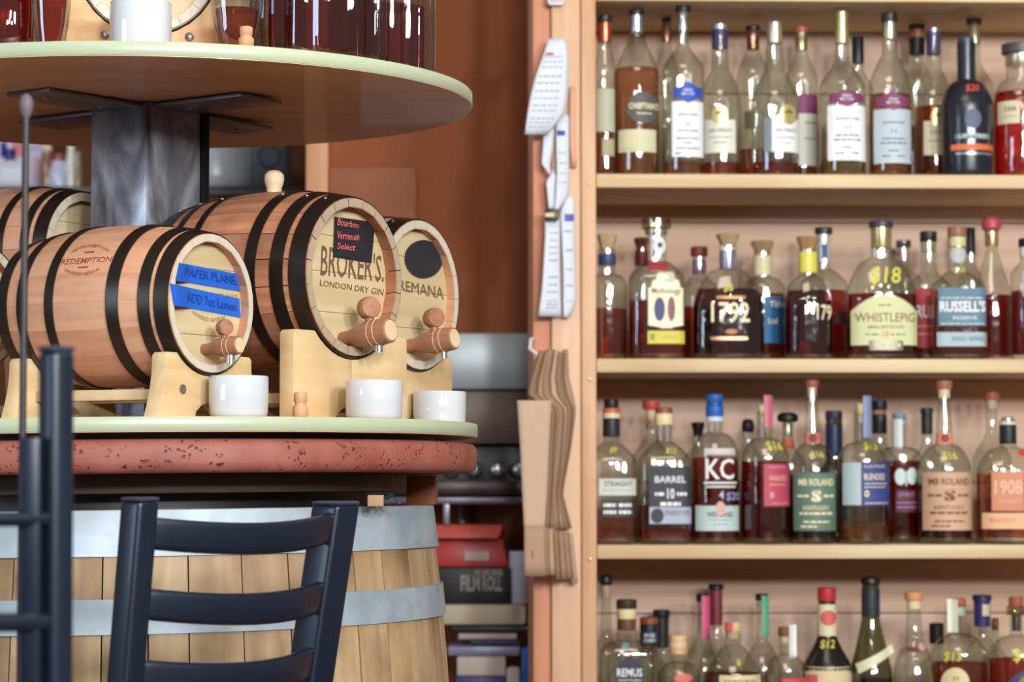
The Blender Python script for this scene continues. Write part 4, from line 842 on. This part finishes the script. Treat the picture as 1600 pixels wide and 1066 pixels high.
# ------------------------------------------------------------------ things on the upper tier
UH = (-.420, 2.735); UA = R_(-82)
UBZ = ztop_up(*UH)+.112
bU, rrU, riU = barrel('barrel on the upper tier cut by the top frame edge', UH, UBZ, UA, .25, .078, .09, 18, HOOP6, STAVE_A, .002, RIMP, rivets=False, group='small barrels on the upper tier')
cr = cradle('wide pale cradle board with two bolts on the upper tier', bU, rrU, .25, UBZ, .235, (-.012, -.2), flare=-.0, topz=.3, arch=.02, bolt=.41, mat=wood('#d3ab7c', '#bd9060', 'y', .55, .5, .03), group='cradle stand on the upper tier')
def jar(lab, u, Y, wpx, sides, liq, fillh, h=.24, name='glass_jar', prof=None, lean=None):
    x = px(u, 60, Y).x; z0 = ztop_up(x, Y); r = wpx/2*mpp(Y)
    t = thing(name, lab, 'jar', (x, Y, z0))
    pr = prof or [(.9, 0), (.97, .004), (1, .012), (1, h*.8), (.9, h*.9), (.62, h*.96), (.62, h)]
    def flute(pts, k, e):
        v = []; seg = 96
        for rr_, z in pts:
            for i in range(seg):
                a = 2*math.pi*i/seg; q = 1+(k*abs(math.cos(sides*a/2))-k/2 if sides else 0)
                v.append(((r*rr_-e)*q*math.cos(a), (r*rr_-e)*q*math.sin(a), z))
        f = [(i*seg+k_, i*seg+(k_+1) % seg, (i+1)*seg+(k_+1) % seg, (i+1)*seg+k_) for i in range(len(pts)-1) for k_ in range(seg)]
        f += [tuple(range(seg))[::-1], tuple((len(pts)-1)*seg+k_ for k_ in range(seg))]
        return G().add(v, f)
    flute(pr, .09, 0).obj('glass_body', glass('#e6e8ea', .02), t, 30)
    lp = [(a, max(.008, b)) for a, b in pr if b < fillh]+[(pr[3][0], fillh)]
    flute(lp, .02, .005+(.13*r if sides else 0)).obj('liquid', liquid(liq), t, 30)
    G().lathe([(r*.66, h-.002), (r*.68, h), (r*.68, h+.02), (r*.6, h+.022)], 32).obj('lid', SILV, t)
    return t
jar('large fluted glass jar of dark liquid at the rim of the upper tier', 497, 2.765, 208, 14, '#7a3440', .2)
jar('fluted glass jar at the far right of the upper tier', 612, 2.87, 132, 12, '#8a4a50', .085)
bell = [(.62, 0), (.66, .004), (.86, .03), (.97, .055), (1, .085), (.95, .13), (.6, .2), (.5, .24)]
jar('bell-shaped brown glass jar behind the wooden bung', 370, 2.684, 84, 0, '#9a4a20', .05, prof=bell)
jar('bell-shaped red jar left of the upper cradle board', 80, 2.665, 62, 0, '#b8381c', .08, prof=bell)
jar('round red glass flask at the left frame edge', 12, 2.70, 96, 0, '#c03830', .11, prof=[(.75, 0), (.85, .004), (.98, .02), (1, .04), (.98, .08), (.7, .12), (.3, .15), (.3, .24)])
# ------------------------------------------------------------------ chairs
CHM = plain('#0c1828', .36, 0, .1, 0, 30, .5, .15)
def chair(lab, TL, TR, bl, br, dl, dr, rails, name='ladder_back_chair', hw=.0155, seat_z=.56, bow=.03, dip=.009, wide=1.35):
    """TL/TR photo positions of the post tops, bl/br of the posts where the frame cuts them"""
    tl, tr = px(TL[0], TL[1], dl), px(TR[0], TR[1], dr)
    fwd0 = Vector((-(tr-tl).y, (tr-tl).x, 0)).normalized()        # the way the chair faces
    bl_, br_ = px(bl[0], bl[1], dl+.02), px(br[0], br[1], dr+.02)
    t = thing(name, lab, 'chair', ((tl.x+tr.x)/2, (tl.y+tr.y)/2, 0)); o0 = Vector(t.location)
    ax = (tr-tl).normalized(); ax.z = 0; ax.normalize()
    up = Vector((0, 0, 1))
    feet = []
    for a, b, wd_ in ((tl, bl_, 1), (tr, br_, wide)):
        d = (b-a); knee = a+d*((a.z-seat_z)/(a.z-b.z)); foot = knee.copy(); foot.z = 0; foot -= fwd0*.06
        G().beam([a-o0, (a+(knee-a)*.5)-o0, knee-o0, foot-o0], ax*hw*wd_, fwd0*hw*wd_).obj('back_post', CHM, t, bevel=.005, seg=3)
        G().beam([a-o0-up*.001, a-o0+up*.003], ax*hw*wd_*.97, fwd0*hw*wd_*.97).obj('post_top_highlight', plain('#2e3848', .3), t, bevel=.002, seg=2)  # paler block paints the highlight on the rounded post top
        feet.append(knee)
    for (va, vb, vc, vd) in rails:
        A = [(tl+(bl_-tl)*((tl.z-px(0, v, dl).z)/(tl.z-bl_.z))) for v in (va, vb)]
        B = [(tr+(br_-tr)*((tr.z-px(0, v, dr).z)/(tr.z-br_.z))) for v in (vc, vd)]
        pts, hv, wv = [], [], []
        for k in range(13):
            s = k/12; c0_, c1_ = A[0]*(1-s)+B[0]*s, A[1]*(1-s)+B[1]*s
            off = (-fwd0*bow-up*dip)*(1-(2*s-1)**2)
            c0_ += off; c1_ += off
            pts.append((c0_+c1_)/2-o0); hv.append((c0_-c1_)/2); wv.append(fwd0*.008)
        G().beam(pts, wv, hv).obj('back_rail', CHM, t, bevel=.006, seg=3)
    sw = (feet[1]-feet[0]).length
    c = (feet[0]+feet[1])/2-o0
    MS = Matrix.Translation(c)@Matrix(((ax.x, fwd0.x, 0, 0), (ax.y, fwd0.y, 0, 0), (0, 0, 1, 0), (0, 0, 0, 1)))
    D_ = .21
    G().box(-sw/2-.015, sw/2+.015, -.01, D_, -.02, .02, MS).obj('seat', CHM, t, bevel=.008)
    for s in (-1, 1):
        G().beam([MS@Vector((s*(sw/2), D_-.02, -.02)), MS@Vector((s*(sw/2+.01), D_, -seat_z))], ax*.013, fwd0*.013).obj('front_leg', CHM, t, bevel=.003)
        G().beam([MS@Vector((s*(sw/2), 0, -.3)), MS@Vector((s*(sw/2+.004), D_-.01, -.3))], ax*.008, up*.01).obj('stretcher', CHM, t, bevel=.002)
    return t
chair('dark blue-black ladder-back chair in front of the cask', (219, 782), (525, 788), (196, 1066), (484, 1066), 2.2, 2.42, [(806, 857, 797, 846), (918, 968, 905, 956), (1031, 1084, 1008, 1060)], hw=.0135)
chair('blurred dark ladder-back chair at the left frame edge, nearest the camera', (-250, 548), (88, 548), (-262, 1066), (86, 1066), 1.5, 1.62, [(800, 824, 800, 824), (960, 990, 960, 990)], hw=.0098, seat_z=.6, bow=.004, dip=.0, wide=1)
c2 = [o for o in COL.objects if o.name == 'ladder_back_chair.001'][0]; o0 = Vector(c2.location)
pa, pb = px(49, 683, 1.61), px(49, 1100, 1.63)
G().beam([pa-o0, pb-o0], Vector((.0072, 0, 0)), Vector((0, .008, 0))).obj('back_slat', CHM, c2, bevel=.003)
# thin rod with a ball tip standing in the foreground
rp = px(41, 160, 1.95)
t = thing('metal_rod_stand', 'thin dark blurred rod with a pale ball tip at far left', 'stand', (rp.x, 1.95, 0))
G().lathe([(.08, 0), (.08, .006), (.02, .012)], 32).obj('base', BLACK, t)
G().tube([(0, 0, .01), (0, 0, rp.z-.012)], .0030, 10).obj('rod', plain('#231c1e', .5), t)
G().lathe([(.002, -.014), (.0052, -.008), (.006, 0), (.004, .005), (.001, .007)], 16, Matrix.Translation((0, 0, rp.z))).obj('ball_tip', plain('#5c5258', .6), t)
# ------------------------------------------------------------------ paper on the shelving post
PAPER = plain('#d3d9e2', .7, 0, .02)
def note(lab, pts, Y, lines=(), mark=None, curl=.02, name='receipt', txt=()):
    """pts: rows of (u_left, u_right, v) from top to bottom; curls off the post"""
    o0 = px((pts[0][0]+pts[0][1])/2, pts[0][2], Y)
    t = thing(name, lab, 'paper', o0, 0, 'receipts pinned to the shelving post')
    def fn(s, q):
        i = min(len(pts)-2, int(q*(len(pts)-1))); r = q*(len(pts)-1)-i
        l = [pts[i][j]*(1-r)+pts[i+1][j]*r for j in range(3)]
        yy = Y-curl*math.sin(q*2.2)*(1-.6*s)-.004*math.sin(3*s)
        return px(l[0]+(l[1]-l[0])*s, l[2], yy)-o0
    o = G().sheet(fn, 8, 14).obj('sheet', PAPER, t, 60, fix=False)
    sm = o.modifiers.new('thickness', 'SOLIDIFY'); sm.thickness = .0004
    g = G()
    for (a, b, y0, y1) in lines:
        p = a
        while p < b-.01:
            e = min(b, p+random.uniform(.08, .2)); g.sheet(lambda s, q: Vector(fn(p+(e-p)*s, y0+(y1-y0)*q))+Vector((0, -.0009, 0)), 2, 1); p = e+.04
    if lines: g.obj('fine_print', plain('#8d949e', .7), t, None, fix=False)['kind'] = 'stuff'
    if mark:
        a, b, y0, y1, c = mark
        G().sheet(lambda s, q: Vector(fn(a+(b-a)*s, y0+(y1-y0)*q))+Vector((0, -.0012, 0)), 3, 2).obj('coloured_mark', plain(c, .6), t, None, fix=False)
    return t
PY = SY-.006
note('big white receipt curling left at the top of the post', [(857, 884, 60), (848, 888, 88), (838, 888, 115), (829, 887, 150), (824, 882, 178), (820, 856, 210)], PY-.012, [(.1, .8, y, y+.012) for y in (.2, .26, .32, .42, .48, .55, .62, .7, .76, .84, .88, .92)], (.1, .42, .16, .19, '#c0605c'), .03)
note('narrow white slip with a blue stripe below the big receipt', [(868, 889, 180), (869, 889, 230), (870, 889, 270), (868, 888, 306), (866, 872, 330)], PY-.004, [(.2, .8, y, y+.01) for y in (.3, .4, .5, .6)], (.1, .7, .12, .16, '#3a3f9a'), .012)
note('short bent white slip beside the blue-striped slip', [(850, 866, 198), (848, 864, 230), (846, 860, 256), (858, 861, 272)], PY-.002, (), None, .01)
note('small crumpled white slip just above the binder clip', [(862, 872, 268), (853, 869, 285), (855, 868, 300), (857, 868, 326)], PY-.001, (), (.5, .95, .0, .1, '#7a78c8'), .012)
note('long printed receipt hanging from the binder clip', [(850, 874, 338), (852, 875, 360), (850, 875, 400), (847, 876, 450), (841, 877, 494)], PY-.008, [(.3, .85, y, y+.012) for y in (.12, .18, .27, .34, .41, .47, .53, .66, .72, .78, .86, .89, .92)], None, .02)
note('long receipt with purple stripe right of the printed receipt', [(885, 896, 306), (875, 898, 332), (877, 897, 360), (880, 899, 420), (880, 901, 470), (880, 890, 496)], PY-.003, [(.25, .8, y, y+.01) for y in (.4, .5, .6, .7, .8)], (.3, .95, .22, .3, '#5b55b4'), .012)
note('pinkish card corner at the very top of the post', [(855, 882, -14), (855, 882, 2), (857, 881, 8)], PY-.001, (), (.2, .9, 0, .6, '#e0a8a4'), .004, 'card')
o = G().box(-.012, .012, -.004, .004, -.010, .010).obj('binder_clip', plain('#3c3424', .4, .5), bevel=.002); p = px(862, 336, PY-.026); o.location = p
G().box(-.011, .004, -.0065, -.004, -.004, .003).obj('brass_front', plain('#c9b27a', .4), o)
tag(o, 'small dark binder clip with brass front above the printed receipt', 'clip')
o = G().lathe([(.004, 0), (.0045, .002), (.003, .004)], 12, Matrix.Rotation(R_(90), 4, 'X')).obj('push_pin', plain('#d07a6c', .4)); o.location = px(866, 66, PY-.012)
tag(o, 'pink push pin holding the big curling receipt', 'pin')
for (u0, u1, v0, v1, lab) in ((890, 899, 135, 262, 'salmon paper strip beside the blue-striped slip'),):
    q = G().sheet(lambda s, t: px(u0+(u1-u0)*s+(2 if t < .2 else 0), v1+(v0-v1)*t, PY-.006*math.sin(3*t)), 2, 8).obj('paper_strip', plain('#dba28a', .7), None, 60, fix=False)
    tag(q, lab, 'paper'); q.modifiers.new('thickness', 'SOLIDIFY').thickness = .0004
# paper bags hanging on a hook
hk = px(835, 545, SY-.01)
hook = G().tube([hk+Vector((.0, .02, .018)), hk+Vector((-.006, 0, .016)), hk+Vector((-.008, -.014, 0)), hk+Vector((.002, -.022, -.010)), hk+Vector((.02, -.022, -.012))], .0035, 8).obj('wall_hook', plain('#d8d4d4', .3))
tag(hook, 'white metal hook holding the folded paper bags', 'hook')
KRAFT = [plain(c, .8, 0, .05, .1, 60) for c in ('#c0a48a', '#8f7058', '#ab8a70', '#9d7d65')]  # lighter and darker kraft tones paint the shade between overlapping bags
bl_ = ['front wide folded kraft paper bag', 'second folded kraft bag behind the front one', 'third folded kraft bag from the front', 'fourth folded kraft bag from the front', 'fifth folded kraft bag, partly fanned out', 'sixth folded kraft bag, second from the post', 'rearmost folded kraft bag nearest the post']
VR = (546, 590, 618, 640, 700, 770, 826)
ED = {546: (838, 843, 849, 856, 863, 871, 878, 886), 590: (826, 830, 838, 847, 856, 866, 877, 888), 618: (812, 824, 836, 847, 858, 870, 882, 895), 626: (808, 862, 867, 873, 880, 887, 893, 900), 640: (809, 861, 866, 872, 879, 886, 892, 899), 700: (813, 858, 862, 868, 875, 881, 886, 891), 770: (816, 855, 858, 862, 866, 870, 873, 878), 826: (819, 851, 856, 864, 872, 880, 887, 892), 900: (819, 852, 858, 868, 877, 886, 894, 901)}
for i in range(7):
    # every bag hangs from the hook by its gathered neck, fanned one behind the other towards the post
    y = SY-.085+i*.010
    root = thing('paper_bag', bl_[i]+' on the hook', 'bag', px(850, 545, y), 0, 'folded paper bags'); o0 = Vector(root.location)
    sg = 1 if i % 2 else -1
    vt = VR if i else (626,)+VR[3:]
    def pleat(s): return (-.010*math.sin(math.pi*s) if sg > 0 else .0) + (.012*s if i else .003*s)
    def fb(s, t, y=y, i=i, vt=vt):
        k = min(len(vt)-2, int(t*(len(vt)-1))); r = t*(len(vt)-1)-k; a_, b_ = ED[vt[k]], ED[vt[k+1]]
        u0 = a_[i]*(1-r)+b_[i]*r; u1 = (a_[i+1]*(1-r)+b_[i+1]*r)+(3 if 0 < i < 6 else 0)
        return px(u0+(u1-u0)*s, vt[k]*(1-r)+vt[k+1]*r+(2*(i % 3) if k == 0 else 0), y+pleat(s))-o0
    b_ = G().sheet(fb, 6, 25).obj('bag_body', KRAFT[i % 4], root, 40, fix=False); b_.modifiers.new('thickness', 'SOLIDIFY').thickness = .002
    def ff(s, t, i=i, y=y):
        a_, c_ = ED[826], ED[900]; u0 = a_[i]*(1-t)+c_[i]*t; u1 = a_[i+1]*(1-t)+c_[i+1]*t
        return px(u0+(u1-u0)*s, 822+(2*i if i else 0)+(900-3*(i % 3)-822)*t, y-.005+pleat(s))-o0
    b_ = G().sheet(ff, 6, 4).obj('folded_bottom', KRAFT[(i+2) % 4], root, 40, fix=False); b_.modifiers.new('thickness', 'SOLIDIFY').thickness = .003
    if i == 0:
        lettering([('I', lambda s, t: px(831+2*s, 872-12*t, y-.0085)-o0, .02, 0)], plain('#7c5f4a', .8), root, 'printed_mark')
# ------------------------------------------------------------------ equipment and boxes between table and shelving
EY = 4.72
def bx(name, lab, cat, u0, u1, v0, v1, Y, dep, mat, bev=.004, group=None, tl=0):
    a, b = px(u0, v1, Y), px(u1, v0, Y)
    o = G().box(-(b.x-a.x)/2, (b.x-a.x)/2, 0, dep, 0, b.z-a.z).obj(name, mat, bevel=bev); o.location = ((a.x+b.x)/2, Y, a.z); o.rotation_euler = (0, 0, tl)
    if lab: tag(o, lab, cat, group)
    return o
a, b = px(690, 776, EY), px(846, 520, EY)
mz = a.z
mc = thing('coffee_machine', 'grey-topped dark machine with round bright knobs behind the table', 'machine', ((a.x+b.x)/2, EY, a.z))
W2 = (b.x-a.x)/2+.16
zf = lambda v: px(760, v, EY).z-a.z
G().box(-W2, .085, 0, .22, zf(609), zf(520)).obj('top_housing', plain('#9aa3a6', .4, .3), mc, bevel=.006)
G().box(-W2, .085, .01, .22, zf(694), zf(610)).obj('front_panel', plain('#5a4a42', .45, .2), mc, bevel=.004)
G().box(-W2, .085, .05, .22, zf(776), zf(695)).obj('lower_body', plain('#241d1a', .4), mc, bevel=.004)
G().box(-W2, .085, .0, .05, zf(774), zf(752)).obj('drip_tray', plain('#3a3030', .35, .4), mc, bevel=.003)
for u in (705, 741, 777, 812):
    p = px(u, 734, EY); M = Matrix.Translation((p.x-mc.location.x, .05, p.z-a.z))@Matrix.Rotation(R_(90), 4, 'X')
    G().lathe([(.017, -.002), (.017, .014), (.013, .02), (.004, .022)], 20, M).obj('knob', plain('#b9bcc4', .2, .85), mc, 50)
rk = thing('storage_rack', 'dark metal rack carrying the machine and boxes', 'rack', ((a.x+b.x)/2, EY, 0))
zr = mz
xl = px(698, 800, EY).x-rk.location.x-.12
for z in (zr-.001, px(760, 1128, EY).z, .12):
    G().box(xl-.03, .085, -.01, .24, z-.014, z).obj('rack_shelf', plain('#6d6474', .35, .5), rk, bevel=.002)
for x in (xl, xl+.145, .08):
    G().box(x-.006, x+.006, .225, .238, 0, zr-.002).obj('rack_post', plain('#8a8688', .35, .6), rk, bevel=.002)
p = px(698, 800, EY-.0); G().box(-.006, .006, -.008, .004, px(0, 820, EY).z, zr-.002, Matrix.Translation((p.x-rk.location.x, 0, 0))).obj('rack_post', plain('#9a969c', .35, .5), rk, bevel=.002)
# boxes in the rack, bottom to top
zb = px(760, 1128, EY).z
def stackbox(name, lab, cat, u0, u1, v0, v1, mat, dep=.16, Y=EY+.0, bev=.003, tl=0, dy=0): return bx(name, lab, cat, u0, u1, v0, v1, Y+dy, dep, mat, bev, None, tl)
stackbox('blue_bin', 'bright blue plastic bin standing beside the post', 'bin', 815, 834.5, 1012, 1128, plain('#155fae', .4), .15, bev=.004, dy=-.01)
stackbox('purple_carton', 'purple-blue carton at the bottom of the pile', 'carton', 712, 790, 1057, 1128, plain('#3c3a78', .5), .14)
stackbox('white_carton', 'white carton resting on the purple-blue carton', 'carton', 714, 790, 1026, 1056.6, plain('#cdbfae', .6), .14)
stackbox('paper_roll', 'pale upright roll in front of the blue bin', 'roll', 791, 813, 1042, 1128, plain('#c9b7ae', .6), .02, bev=.008, dy=-.01)
o = stackbox('grey_tray', 'blue-grey tray tilted on the white carton', 'tray', 700, 812, 1010, 1025, plain('#8f90a6', .35, .2), .15, tl=.0)
stackbox('navy_folder', 'navy folder between the grey tray and the pale board', 'folder', 733, 812, 1000, 1009.6, plain('#2a3350', .5), .14)
o = stackbox('pale_board', 'pale board with dark edge on the navy folder', 'board', 716, 808, 990, 999.6, plain('#cbb3a6', .5), .14)
stackbox('black_tray', 'black tray under the big cream box', 'tray', 706, 834, 978, 989.6, plain('#1a1718', .4), .15)
stackbox('cream_box', 'long cream box with rounded edge below the black film box', 'box', 688, 822, 944, 977.6, plain('#cfc1a2', .5), .16, bev=.008)
fb_ = stackbox('black_film_box', 'black box printed with pale words under the red bin', 'box', 680, 797, 887, 943.6, plain('#231f1f', .45), .15)
L0 = Vector(fb_.location)
lettering([('FILM', lambda s, t: px(720+30*s, 924-25*t, EY-.0008)-L0, .03, 0), ('ROLL', lambda s, t: px(754+30*s, 924-25*t, EY-.0008)-L0, .03, 0)], plain('#a39a94', .6), fb_)
gp = G()
for (u0, u1) in ((741, 751), (753, 766), (768, 785)): gp.sheet(lambda s, t: px(u0+(u1-u0)*s, 899-9*t, EY-.0008)-L0, 1, 1)
gp.obj('fine_print', plain('#8a827c', .6), fb_, None, fix=False)['kind'] = 'stuff'
a, b = px(668, 886.6, EY), px(790, 820, EY)
rb = thing('red_bin', 'red plastic bin with overhanging lip and white tag', 'bin', ((a.x+b.x)/2, EY, a.z)); hw_ = (b.x-a.x)/2; hh = b.z-a.z
REDP = plain('#c23a34', .35)
G().add([(-hw_, .015, 0), (hw_+.006, .015, 0), (hw_+.006, .14, 0), (-hw_, .14, 0), (-hw_, .02, hh*.66), (hw_-.006, .02, hh*.66), (hw_-.006, .14, hh*.66), (-hw_, .14, hh*.66)], [(0, 1, 2, 3), (4, 5, 6, 7), (0, 1, 5, 4), (1, 2, 6, 5), (2, 3, 7, 6), (3, 0, 4, 7)]).obj('bin_body', REDP, rb, bevel=.003)
G().add([(-hw_, -.018, hh*.68), (hw_-.014, -.018, hh*.68), (hw_, .13, hh*.68), (-hw_, .13, hh*.68), (-hw_, .0, hh), (hw_-.004, .0, hh), (hw_-.004, .13, hh), (-hw_, .13, hh)], [(0, 1, 2, 3), (4, 5, 6, 7), (0, 1, 5, 4), (1, 2, 6, 5), (2, 3, 7, 6), (3, 0, 4, 7)]).obj('bin_lip', plain('#d25a50', .35), rb, bevel=.004)
p0, p1 = px(726, 876, EY+.013), px(764, 862, EY+.013)
G().box(p0.x-rb.location.x, p1.x-rb.location.x, .0125, .016, p0.z-a.z, p1.z-a.z).obj('name_tag', plain('#d9b8b0', .6), rb)
o = G().lathe([(.018, 0), (.02, .003), (.022, .1), (.021, .102)], 28).obj('paper_cup_stack', plain('#d9dce8', .6), None, 40)
o.location = px(813, 943.6, EY+.0)+Vector((0, .02, 0)); tag(o, 'stack of white paper cups between red bin and post', 'cups')
# ------------------------------------------------------------------ far room at the left
FY = 7.0
cz = px(250, 297, FY).z
cn = thing('back_counter', 'dark-topped brown counter in the far room', 'counter', (px(200, 300, FY).x, FY, 0))
G().box(-.75, .5, -.1, .45, cz-.03, cz).obj('counter_top', plain('#1d1613', .4), cn, bevel=.004)
G().box(-.73, .48, -.06, .42, 0, cz-.031).obj('counter_body', wood('#8a4f2a', '#74401f', 'x', .5), cn)
def far(name, lab, cat, u0, u1, v0, hexc, dep=.1, Y=FY+.1, **k):
    a, b = px(u0, 297, Y), px(u1, v0, Y)
    o = G().box(a.x, b.x, Y, Y+dep, cz, b.z).obj(name, plain(hexc, .5), bevel=.004); return tag(o, lab, cat) if lab else o
ap = thing('white_appliance', 'pale rounded appliance blurred behind the column', 'appliance', (px(326, 260, FY).x, FY+.17, cz))
G().lathe([(.11, 0), (.13, .02), (.135, .06), (.125, .16), (.11, .2)], 40).obj('body', plain('#c6ccd0', .25, .1), ap)
G().lathe([(.015, 0), (.012, .01)], 16, Matrix.Translation((-.06, -.125, .06))@Matrix.Rotation(R_(90), 4, 'X')).obj('dial', plain('#e6e6da', .2), ap)
sp = thing('black_speaker', 'tall black box beside the pale appliance', 'speaker', (px(421, 260, FY).x, FY+.0, cz))
G().box(-.055, .055, 0, .1, 0, .32).obj('housing', plain('#15171d', .4), sp, bevel=.006); G().lathe([(.035, 0), (.03, .004)], 24, Matrix.Translation((0, 0, .1))@Matrix.Rotation(R_(90), 4, 'X')).obj('driver', plain('#1c2236', .4), sp)
po = thing('wall_poster', 'bright poster of blue, pink and white shapes, far left', 'poster', (px(20, 240, FY+.3).x, FY+.3, cz))
a = px(-40, 200, FY+.3); b = px(66, 285, FY+.3)
G().box(a.x-po.location.x, b.x-po.location.x, .01, .02, .01, .36).obj('sheet', plain('#d9d2e2', .6), po)
for (u0, u1, v0, v1, c) in ((0, 10, 222, 245, '#2b3286'), (6, 24, 232, 250, '#3a3f9a'), (18, 38, 220, 244, '#e77a94'), (46, 62, 226, 236, '#b8a8cc'), (50, 64, 246, 284, '#d8b4c4'), (0, 36, 262, 284, '#e4ecf4')):
    p0, p1 = px(u0, v1, FY+.3), px(u1, v0, FY+.3)
    G().box(p0.x-po.location.x, p1.x-po.location.x, .004, .0105, p0.z-cz, p1.z-cz).obj('colour_patch', plain(c, .6), po)
def jug(u, r, h, c, lab, top=None):
    o = thing('far_jar', lab, 'jar', (px(u, 260, FY+.12).x, FY+.12, cz)); G().lathe([(r*.8, 0), (r, .02), (r, h*.7), (r*.7, h*.85), (r*.7, h)], 28).obj('body', plain(c, .2, .0), o, 50)
    if top: G().lathe([(r*.75, h), (r*.75, h+.02)], 20).obj('lid', plain(top, .4), o)
jug(92, .032, .10, '#c3cbe0', 'pale blue jar with red lid in the far room', '#8a3a34'); jug(111, .017, .15, '#d8dccb', 'slim bright bottle beside the pale blue jar'); jug(73, .022, .13, '#8a6a52', 'brown jar right of the bright poster', '#d9cba8')
jug(122, .014, .13, '#8a7a5a', 'slim olive bottle next to the steel column')
